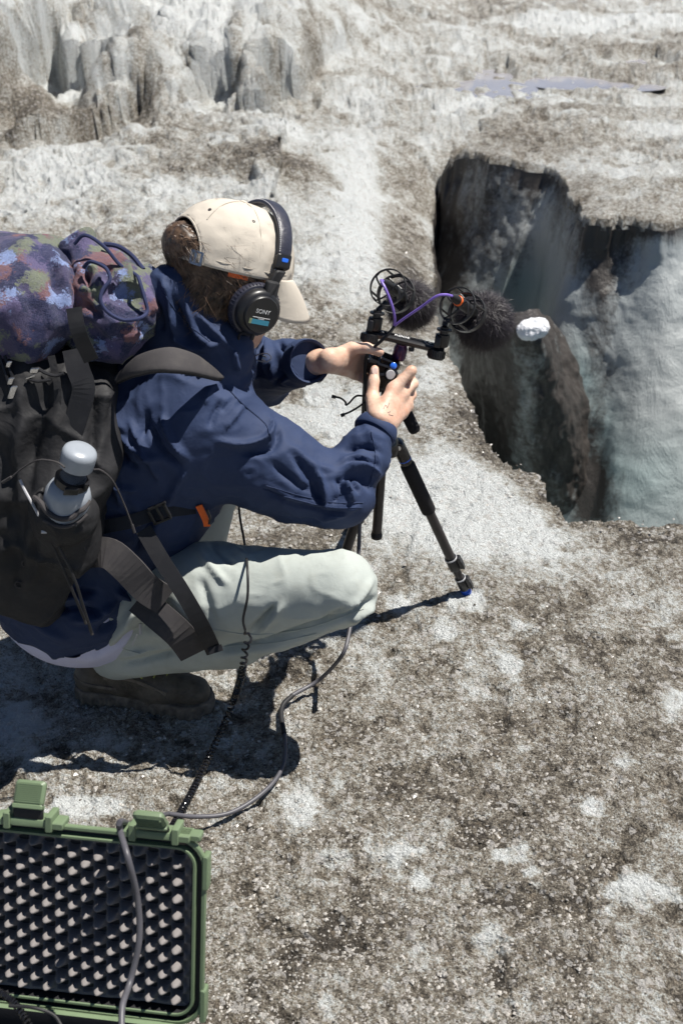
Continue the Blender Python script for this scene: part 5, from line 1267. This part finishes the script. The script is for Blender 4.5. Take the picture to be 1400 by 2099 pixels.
# ------------------------------------------------------------------ tripod
YT = 2.16
AP = P(796, 912, YT)
trp = thing('tripod', 'black travel tripod with a foam grip leg and blue foot standing on the ice', 'tripod', G(850, 1220))
def GG(px, py):
    q_ = G(px, py, 0)
    for _ in range(8): q_ = G(px, py, gz(q_[0], q_[1])-.004)
    return q_
def legt(top, foot, name_foam, flip=True, lock_side=None):
    d = nrm(foot-top); L = np.linalg.norm(foot-top)
    sd_ = nrm(np.cross(d, FWD)) if lock_side is None else lock_side
    mb = MB(); mb.lathe(top, d, [(-.004, .006), (-.002, .0115), (.004, .0135), (.045, .0135), (.05, .0125)], 20)
    mb.lathe(top-sd_*.0+np.array([0, -.014, 0]), (0, 1, 0), [(0, .010), (.004, .0125), (.024, .0125), (.028, .010)], 20); leg = mb.build('leg', M['gloss'], trp, smooth=True)
    mb = MB(); mb.lathe(top+np.array([0, -.0165, 0]), (0, 1, 0), [(0, .0030), (.0005, .0052), (.003, .0052)], 14); mb.build('hinge_bolt', M['steel'], leg, smooth=True)
    mb = MB(); mb.lathe(top+d*.038, d, [(0, .0137), (.0005, .0140), (.0020, .0140), (.0025, .0137)], 20); mb.build('blue_ring', M['blue'], leg, smooth=True)
    a = .055; b = .055+.30*L*(1 if name_foam else .9)
    mb = MB(); mb.lathe(top, d, [(a-.004, .011), (a, .0150), (a+.003, .0158), (b-.003, .0158), (b, .0145), (b+.004, .010)], 24); mb.build('foam_grip' if name_foam else 'upper_tube', M['foam' if name_foam else 'carbon'], leg, smooth=True)
    l1, l2 = L*.74, L*.885
    mb = MB(); mb.tube([top+d*b, top+d*l1], .0108, 18); mb.tube([top+d*l1, top+d*l2], .0092, 18); mb.tube([top+d*l2, foot-d*.020], .0078, 18); mb.build('tube', M['carbon'], leg, smooth=True)
    for l, r in ((l1, .0135), (l2, .0120)):
        mb = MB(); mb.lathe(top+d*l, d, [(-.003, r*.85), (0, r), (.034, r), (.037, r*.85)], 20); mb.box(top+d*(l+.018)+sd_*(r+.003), sd_, d, np.cross(sd_, d), .004, .016, .008, .002); mb.box(top+d*(l+.026)+sd_*(r+.006), nrm(sd_+d*.2), d, np.cross(sd_, d), .0025, .012, .007, .002); lk = mb.build('leg_lock', M['black'], leg, smooth=True)
        mb = MB(); mb.lathe(top+d*l, d, [(-.0005, r+.0002), (.0, r+.0008), (.003, r+.0008), (.0035, r+.0002)], 20); mb.build('lock_ring', M['silver'], lk, smooth=True)
    mb = MB(); mb.lathe(foot-d*.022, d, [(0, .007), (.003, .0105), (.008, .0110), (.010, .0095), (.012, .0115), (.018, .0118), (.024, .009), (.026, 0)], 20); mb.build('foot', M['blue'], leg, smooth=True)
    return leg
legt(P(816, 912, YT+.005), GG(957, 1216), True, lock_side=nrm(np.array([.9, -.2, .35])))
legt(P(782, 915, YT-.01), GG(655, 1290), False, lock_side=nrm(np.array([-.9, -.2, .35])))
legt(P(790, 905, YT+.03), GG(738, 1045), False)
mb = MB(); mb.lathe(AP+np.array([0, 0, -.022]), (0, 0, 1), [(0, .015), (.002, .021), (.016, .024), (.030, .022), (.040, .016)], 24)
mb.tube([AP+np.array([0, 0, -.004]), P(816, 912, YT+.005)], .0085, 12); mb.tube([AP+np.array([0, 0, -.004]), P(782, 915, YT-.01)], .0085, 12); mb.build('spider', M['gloss'], trp, smooth=True)
cb, ct = P(772, 1096, YT+.01), P(792, 800, YT)
d = nrm(ct-cb)
mb = MB(); mb.tube([cb, ct], .0105, 20); cc_ = mb.build('centre_column', M['carbon'], trp, smooth=True)
mb = MB(); mb.lathe(cb-d*.004, d, [(-.004, .006), (-.003, .0118), (.004, .0130), (.006, .0118), (.012, .0112)], 20); mb.build('end_cap', M['rubber'], cc_, smooth=True)
# head with its controls
hc = P(788, 762, YT-.01)
bh = MB(); ax1 = nrm(P(830, 745, YT)-P(760, 770, YT))
bh.box(P(778, 752, YT-.01), nrm(np.array([1, 0, -.35])), nrm(np.array([.35, 0, 1])), (0, 1, 0), .030, .014, .017, .006)
bh.box(P(785, 780, YT-.02), (1, 0, 0), (0, 0, 1), (0, 1, 0), .016, .020, .014, .005)
bh.lathe(P(800, 768, YT-.030), nrm(np.array([.3, -1, .3])), [(0, .010), (.002, .013), (.010, .013), (.012, .010), (.013, 0)], 22)
bh.lathe(P(757, 742, YT-.015), nrm(np.array([-1, 0, .3])), [(-.006, .007), (.0, .0095), (.007, .0095), (.009, .007)], 16)
bh.box(P(798, 722+18, YT-.005), nrm(np.array([1, 0, -.4])), nrm(np.array([.4, 0, 1])), (0, 1, 0), .020, .008, .018, .004)
head_o = bh.build('head', M['gloss'], trp, smooth=True)
mb = MB(); mb.lathe(P(806, 750, YT-.030), nrm(np.array([.1, -1, .5])), [(0, .0065), (.003, .0065), (.004, .005), (.0045, 0)], 16); mb.build('spirit_level', M['bluelens'], head_o, smooth=True)
mb = MB(); mb.lathe(P(800, 768, YT-.046), nrm(np.array([.3, -1, .3])), [(0, .0085), (.0008, .0095), (.002, .0085)], 20); mb.build('dial_ring', M['silver'], head_o, smooth=True)
mb = MB(); mb.tube([P(750, 768, YT-.02), P(750, 812, YT-.02), P(750, 842, YT-.02)], .0042, 8); mb.build('hanging_strap', M['black'], head_o, smooth=True)
mb = MB(); a, b = P(828, 838, YT-.02), P(853, 888, YT-.05); mb.lathe(a, nrm(b-a), [(0, .010), (.004, .0125), (np.linalg.norm(b-a)-.010, .0122), (np.linalg.norm(b-a)-.004, .0105), (np.linalg.norm(b-a)-.001, .007), (np.linalg.norm(b-a), .002)], 20); hn = mb.build('pan_handle', M['foam'], head_o, smooth=True)
mb = MB(); mb.tube([hc, a], .0065, 10); mb.build('handle_rod', M['gloss'], head_o, smooth=True)
mb = MB(); mb.lathe(a, nrm(b-a), [(.001, .0115), (.002, .0130), (.008, .0130), (.009, .0115)], 20); mb.build('handle_ring', M['blue'], head_o, smooth=True)
mb = MB(); mb.tube(cr([P(748, 812, YT-.02), P(730, 812, YT-.03), P(716, 826, YT-.035), P(709, 830, YT-.035), P(708, 824, YT-.035), P(698, 816, YT-.04), P(684, 813, YT-.04)], 6), .0020, 7); mb.tube([P(688, 814, YT-.04), P(680, 812, YT-.04)], .0036, 7)
mb.tube(cr([P(748, 824, YT-.02), P(735, 834, YT-.03), P(718, 844, YT-.035), P(703, 850, YT-.04)], 6), .0020, 7); mb.tube([P(706, 849, YT-.04), P(699, 852, YT-.04)], .0036, 7); mb.build('elastic_cord', M['rubber'], head_o, smooth=True)

# ------------------------------------------------------------------ stereo bar
bar = thing('stereo_bar', 'black stereo microphone bar mounted on top of the tripod head', 'microphone bar', P(818, 745, YT))
b0, b1 = P(756, 680, YT+.005), P(904, 716, YT-.015); bx_ = nrm(b1-b0); bz_ = nrm(np.cross(bx_, np.cross([0, 0, 1], bx_))); by_ = np.cross(bz_, bx_)
mb = MB(); mb.box((b0+b1)/2, bx_, by_, bz_, np.linalg.norm(b1-b0)/2+.006, .0125, .0060, .005)
rail = mb.build('rail', M['black'], bar, smooth=True)
mb = MB()
for s in (-1, 1): mb.box((b0+b1)/2-by_*.0*s+bz_*.0062, bx_, by_, bz_, np.linalg.norm(b1-b0)/2-.012, .0022, .0006)
mb.build('slot', M['gloss'], rail)
fn = nrm(by_ if by_@FWD < 0 else -by_)
plate('RØDE', .0115, (b0*.55+b1*.45)+bz_*.0066, bz_, -fn*1.0+bz_*0, M['white'], 'lettering', rail, dx=0, dy=0)
plate('R  15  20', .0065, (b0*.16+b1*.84)+bz_*.0066, bz_, -fn, M['white'], 'scale_marks', rail)
plate('20', .0065, (b0*.82+b1*.18)+bz_*.0066, bz_, -fn, M['white'], 'scale_marks', rail)
mb = MB(); kb = P(817, 732, YT-.002); mb.lathe(kb, nrm(P(824, 703, YT)-kb), [(-.004, .012), (0, .0135), (.020, .0135), (.024, .0115), (.028, .0115)], 22); mb.build('mounting_spigot', M['purple'], bar, smooth=True)
mb = MB(); mb.lathe(P(843, 712, YT-.012), (0, -.3, -1), [(0, .006), (.006, .006), (.008, .004)], 12); mb.build('lock_screw', M['black'], bar, smooth=True)
for (kx, ky, Y_) in ((760, 692, YT), (897, 726, YT-.02)):
    mb = MB(); o = P(kx-1, ky-10, Y_); ax = nrm(P(kx-6, ky+14, Y_-.006)-o); mb.lathe(o, ax, [(0, .010), (.002, .0165), (.016, .0168), (.018, .015)], 26)
    for k in range(24):
        a = 2*math.pi*k/24; u_ = nrm(np.cross(ax, FWD)); w_ = np.cross(ax, u_); dd_ = u_*math.cos(a)+w_*math.sin(a); mb.tube([o+ax*.003+dd_*.0166, o+ax*.015+dd_*.0168], .0011, 5)
    kn = mb.build('thumb_knob', M['black'], bar, smooth=True)
    mb = MB(); mb.lathe(o+ax*.018, ax, [(-.001, .010), (.0004, .0155), (.0012, .0145), (.0008, .004)], 24); mb.build('knob_plate', M['carbon'], kn, smooth=True)
    # post
    p0 = P(kx+8, ky-16, Y_); p1 = P(kx+14, ky-56, Y_+.005); dd_ = nrm(p1-p0); Lp = np.linalg.norm(p1-p0)
    mb = MB(); mb.lathe(p0, dd_, [(0, .011), (.002, .0125), (Lp*.62, .0125), (Lp*.64, .008), (Lp*.80, .008), (Lp*.82, .0145), (Lp*.90, .0145), (Lp*.92, .008), (Lp, .008)], 22)
    mb.box(p0+dd_*Lp*.3-fn*-.006-bx_*.009, bx_, dd_, fn, .006, Lp*.28, .010, .002); mb.build('post', M['black'], bar, smooth=True)

# ------------------------------------------------------------------ microphones with fur windshields
def mic(rear, ball, rb, ring_c, label, seed, orange):
    rear, ball, ring_c = map(np.asarray, (rear, ball, ring_c))
    m_ = thing('microphone', label, 'microphone', ring_c-[0, 0, .04], 'pair of microphones on the stereo bar')
    d = nrm(ball-rear); u_ = nrm(np.cross(d, [0, 0, 1])); w_ = np.cross(u_, d)
    mb = MB(); mb.lathe(rear, d, [(.0, .0085), (.004, .0105), (np.linalg.norm(ball-rear), .0105)], 18); mb.build('body', M['black'], m_, smooth=True)
    mb = MB(); mb.lathe(rear-d*.030, d, [(0, .0035), (.004, .0058), (.016, .0085), (.034, .0092), (.036, .0085)], 18); pl_ = mb.build('plug', M['rubber'], m_, smooth=True)
    if orange: mb = MB(); mb.lathe(rear-d*.001, d, [(-.001, .0088), (0, .0100), (.006, .0103), (.007, .009)], 18); mb.build('orange_ring', M['orange'], pl_, smooth=True)
    # shock mount: two hoops joined by lyre webs
    def hoop(c, r, wd, th, nn=30):
        V = []; Fs = []
        for k in range(nn):
            a = 2*math.pi*k/nn; e_ = u_*math.cos(a)+w_*math.sin(a)
            for (dr, da) in ((0, -wd), (th, -wd), (th, wd), (0, wd)): V.append(c+e_*(r+dr)+d*da)
        for k in range(nn):
            for j in range(4): Fs.append((k*4+j, k*4+(j+1) % 4, ((k+1) % nn)*4+(j+1) % 4, ((k+1) % nn)*4+j))
        return V, Fs
    mb = MB(); R1 = .034; c1 = ring_c-d*.012; c2 = ring_c+d*.040
    mb.add(*hoop(c1, R1, .0028, .0022)); mb.add(*hoop(c2, R1*1.02, .0065, .0030))
    for a in (.3, 1.9, 3.5, 5.1):
        e_ = u_*math.cos(a)+w_*math.sin(a); mb.tube([c1+e_*(R1+.001), c2+e_*(R1+.002)], .0022, 6)
    mb.build('shock_mount', M['black'], m_, smooth=True)
    mb = MB()
    ax0 = rear+d*((c1-rear)@d); ax2 = rear+d*((c2-rear)@d)
    for (cc, a0) in ((c1, ax0), (c2, ax2)):
        for k in range(4):
            a = .8+k*math.pi/2; e_ = u_*math.cos(a)+w_*math.sin(a); f_ = u_*math.cos(a+.9)+w_*math.sin(a+.9)
            mb.tube(cr([cc+e_*R1, cc+e_*R1*.72+f_*.010, a0+f_*.016, a0+e_*.011], 5), .0019, 6)
    mb.build('lyre', M['black'], m_, smooth=True)
    V, Q = surfnet([(sd_ell, (ball, np.array([d, u_, w_]), (rb*1.02, rb*.96, rb*.96)), 0)], ball-rb*1.3, ball+rb*1.3, .004)
    N = vnormals(V, Q); V = V+N*(.003*fbm(V[:, 0]*60, V[:, 1]*60, V[:, 2]*60))[:, None]
    ws_ = obj('windshield', V, Q, M['fur'], m_, label='black furry windshield')
    def fdir(p, nn, R): return nrm_rows(nn*.9+d[None]*.55-np.array([[0, 0, .35]])+R.randn(len(p), 3)*.35)
    SV, SF = strands(V, N, np.ones(len(V), bool), 15000, .023, .00036, fdir, seed, jit=.5, seg=4)
    obj('fur', SV, SF, M['fur'], ws_, kind='stuff')
    return rear-d*.030
r1 = mic(P(796, 585, YT+.02), P(840, 622, YT+.13), .042, P(799, 592, YT+.03), 'left microphone with black fur windshield above the tripod, in front of sunlit ice', 5, False)
r2 = mic(P(938, 616, YT-.02), P(990, 657, YT+.08), .052, P(942, 630, YT-.01), 'right microphone with orange ring and black fur windshield against the dark crevasse', 6, True)
for (kx, ky, Y_, rc_) in ((760, 692, YT, (786, 628)), (897, 726, YT-.02, (914, 662))): 
    mb = MB(); mb.tube(cr([P(kx+14, ky-56, Y_+.005), P(rc_[0]-2, rc_[1], Y_+.012), P(rc_[0]+4, rc_[1]-8, Y_+.02)], 4), .0055, 8); mb.build('swivel', M['black'], bar, smooth=True)
pc = thing('twin_microphone_lead', 'lilac twin lead joining both microphones to one black cable', 'cable', P(805, 672, YT-.02))
J = P(808, 668, YT-.02)
mb = MB(); mb.tube(cr([r1, P(781, 575, YT-.005), P(790, 592, YT-.02), P(803, 625, YT-.03), P(809, 652, YT-.03), J], 7), .0026, 8); mb.build('lead', M['lilac'], pc, smooth=True)
mb = MB(); mb.tube(cr([r2, P(912, 604, YT-.05), P(893, 608, YT-.05), P(862, 630, YT-.045), P(828, 653, YT-.035), J], 7), .0026, 8); mb.build('lead', M['lilac'], pc, smooth=True)
mb = MB(); mb.tube(cr([J, P(800, 680, YT-.03), P(783, 697, YT-.035), P(767, 712, YT-.035), P(752, 730, YT-.03), P(748, 770, YT-.02), P(745, 830, YT), P(740, 930, YT+.06), P(738, 1040, 2.12)], 7), .0034, 8); mb.build('joined_cable', M['rubber'], pc, smooth=True)

# ------------------------------------------------------------------ green hard case
case = thing('hard_case', 'open sage green hard case with grey egg crate foam in its lid', 'equipment case', P(200, 2080, 1.0)*[1, 1, 0])
rt = math.radians(7.5); e1 = np.array([-math.cos(rt), math.sin(rt), 0]); bk = np.array([math.sin(rt), math.cos(rt), 0])
ln_ = math.radians(19); e2 = np.array([0, 0, 1])*math.cos(ln_)+bk*math.sin(ln_); e3 = np.cross(e2, e1)      # e3: out of the lid
if e3 @ bk > 0: e3 = -e3
TR = P(424, 1722, 1.165); LH, LW = .290, .50; LO = TR-e2*LH                                          # lid outer lower right corner
def rr_loop(W, Hh, ins, rad, n=7):
    r = max(rad-ins, .004); pts = []
    for (cx_, cy_, a0) in ((W-ins-r, Hh-ins-r, 0), (ins+r, Hh-ins-r, 90), (ins+r, ins+r, 180), (W-ins-r, ins+r, 270)):
        for k in range(n+1):
            a = math.radians(a0+90*k/n); pts.append((cx_+r*math.cos(a), cy_+r*math.sin(a)))
    return pts
def shell(name, O, a, b, c, W, Hh, prof, rad, mats, par, lab=None):
    V = []; Fs = []; mi = []; n = 0
    for (ins, z, m) in prof:
        lp = rr_loop(W, Hh, ins, rad); n = len(lp)
        V += [O+a*x+b*y+c*z for (x, y) in lp]
    for i in range(len(prof)-1):
        for j in range(n): Fs.append((i*n+j, i*n+(j+1) % n, (i+1)*n+(j+1) % n, (i+1)*n+j)); mi.append(prof[i+1][2])
    Fs.append(tuple(range(n))[::-1]); mi.append(0)
    Fs.append(tuple(range((len(prof)-1)*n, len(prof)*n))); mi.append(prof[-1][2])
    o = obj(name, V, Fs, mats, par, True, mi=mi, label=lab); o.data.set_sharp_from_angle(angle=math.radians(30)); return o
PR = [(.020, -.034, 0), (.012, -.030, 0), (.010, -.012, 0), (.002, -.010, 0), (0, -.007, 0), (0, -.001, 0), (.0015, 0, 0), (.0055, 0, 0), (.0065, -.003, 0), (.0075, -.007, 1), (.0130, -.007, 1), (.0140, -.002, 0), (.0150, .0005, 0), (.0178, .0005, 0), (.0190, -.001, 0), (.0200, -.020, 1)]
lid = shell('lid', LO, e1, e2, e3, LW, LH, PR, .042, [M['green'], M['rubber']], case, 'green lid standing open')
# egg crate foam
nu_, nv_ = 260, 300; W0, H0 = LW-.046, LH-.046
uu, vv = np.meshgrid(np.linspace(0, W0, nu_), np.linspace(0, H0, nv_), indexing='xy')
px_, pz_ = .0187*2, .0262
a_ = np.cos(2*math.pi*uu/px_); b_ = np.cos(2*math.pi*vv/pz_)
hgt = a_*b_; hh_ = np.maximum(hgt, -.35); hh_ = np.sign(hh_)*np.abs(hh_)**.75
# the two diagonal families of peaks: (0,0) and (half, half)
edge = np.minimum(np.minimum(uu, W0-uu), np.minimum(vv, H0-vv)); hz_ = -.014+.0190*hh_*sst(0, .012, edge)+.0022*fbm(uu*50, vv*50, o=3)
FV = (LO+e1*.023+e2*.023)[None]+uu.ravel()[:, None]*e1+vv.ravel()[:, None]*e2+hz_.ravel()[:, None]*e3
i = (np.arange(nv_-1)[:, None]*nu_+np.arange(nu_-1)[None]).ravel(); FF = np.stack([i, i+1, i+nu_+1, i+nu_], 1)
obj('egg_crate_foam', FV, FF, M['cfoam'], lid, label='dark grey egg crate foam lining')
# latches along the top edge
def latch(cx_, closed):
    q = lambda x, y, z: LO+e1*(LW_*0+cx_+x)+e2*(LH+y)+e3*z
    mb = MB()
    for s in (-1, 1):
        mb.box(q(s*.030, .004, -.006), e1, e2, e3, .005, .012, .016, .002)
        mb.box(q(s*.040, .001, -.006), e1, e2, e3, .010, .005, .014, .002)
    mb.box(q(0, .003, -.004), e1, e2, e3, .026, .006, .012, .002)
    la = mb.build('latch', M['green'], case, smooth=True)
    a = math.radians(35 if closed else 18); f = nrm(e2*math.cos(a)+(-e3)*math.sin(a)*-1 if closed else e2); g = nrm(np.cross(e1, f)); g = g if g@e3 > 0 else -g
    mb = MB(); o = q(0, .010, .004)
    mb.box(o+f*.010, e1, f, g, .021, .012, .003, .002); hg = mb.build('hinge_plate', M['rubber'], la, smooth=True)
    fx = nrm(f*.9+g*-.45) if not closed else nrm(f+g*.15); gx = nrm(np.cross(e1, fx)); gx = gx if gx@e3 > 0 else -gx
    mb = MB(); mb.box(o+f*.018+fx*.016, e1, fx, gx, .0215, .0175, .006, .006); mb.box(o+f*.014+fx*.002+g*.001, e1, fx, gx, .0215, .0035, .007, .002)
    for k in range(10): mb.box(o+f*.018+fx*(.004+.0026*k)+gx*.0062, e1, fx, gx, .018, .0005, .0006)
    mb.build('flap', M['green'], la, smooth=True)
LW_ = 0
latch(.072, True); latch(.250, False)
mb = MB(); q0 = LO+e1*.041+e2*(LH-.002)+e3*.001
mb.box(LO+e1*.028+e2*(LH+.001)+e3*(-.008), e1, e2, e3, .020, .005, .010, .003); mb.build('bumper', M['green'], lid, smooth=True)
for yy_ in (LH-.050, .035): mb = MB(); mb.box(LO+e1*.001+e2*yy_+e3*(-.008), e1, e2, e3, .0045, .026, .010, .003); mb.build('bumper', M['green'], lid, smooth=True)
mb = MB(); mb.box(q0-e1*.003, e1, e2, e3, .0095, .0075, .0016, .002); lp_ = mb.build('lock_plate', M['sole'], lid, smooth=True)
mb = MB(); mb.lathe(q0-e1*.003+e3*.0015, e3, [(0, .0042), (.0015, .0042), (.0022, .003), (.0015, .001)], 14); mb.build('screw', M['steel'], lp_, smooth=True)
# base tray lying towards the viewer
BO = LO-e2*.0-np.array([0, 0, .012])-bk*.004+e3*.002; bu = np.array([0, 0, 1.0]); e4 = -bk
def base_prof(): return [(.020, -.115, 0), (.010, -.105, 0), (.008, -.012, 0), (.002, -.010, 0), (0, -.007, 0), (0, -.001, 0), (.0015, 0, 0), (.0060, 0, 0), (.0075, .004, 0), (.0105, .004, 0), (.012, .0, 1), (.016, -.02, 1), (.017, -.085, 1)]
BO[2] = .118
basec = shell('base', BO, e1, e4, bu, LW, .33, base_prof(), .042, [M['green'], M['rubber']], case, 'green base tray lying on the ice')
for x in (.06, .20, .34):
    mb = MB(); mb.tube([LO+e1*x-e3*.004-e2*.001, LO+e1*(x+.07)-e3*.004-e2*.001], .006, 12); mb.build('hinge', M['green'], case, smooth=True)
mb = MB(); q_ = np.array(cr([P(-40, 2018, 1.03), P(0, 2034, 1.03), P(30, 2056, 1.02), P(60, 2100, .99)], 60)); n_ = len(q_); th_ = np.arange(n_)*.75; T_ = nrm_rows(np.gradient(q_, axis=0)); u0 = nrm_rows(np.cross(T_, [0, .2, 1.0])); w0 = np.cross(T_, u0)
mb.tube(q_+(u0*np.cos(th_)[:, None]+w0*np.sin(th_)[:, None])*.004, .0016, 6); cs_ = mb.build('spare_coil_cable', M['gloss'], smooth=True, label='short black coiled lead lying at the lower corner of the green case', cat='cable')
for pl in ([(60,2052,1.0),(100,2060,.99),(125,2085,.98),(135,2120,.96)], [(20,2060,1.0),(70,2068,.99),(105,2090,.98),(115,2120,.96)]):
    pass
mb = MB(); mb.tube(cr([P(20, 2062, .995), P(70, 2066, .985), P(112, 2082, .98), P(135, 2120, .96)], 6), .0022, 8); mb.build('thin_cable', M['rubber'], label='thin black lead curving over the base rim of the case', cat='cable', smooth=True)
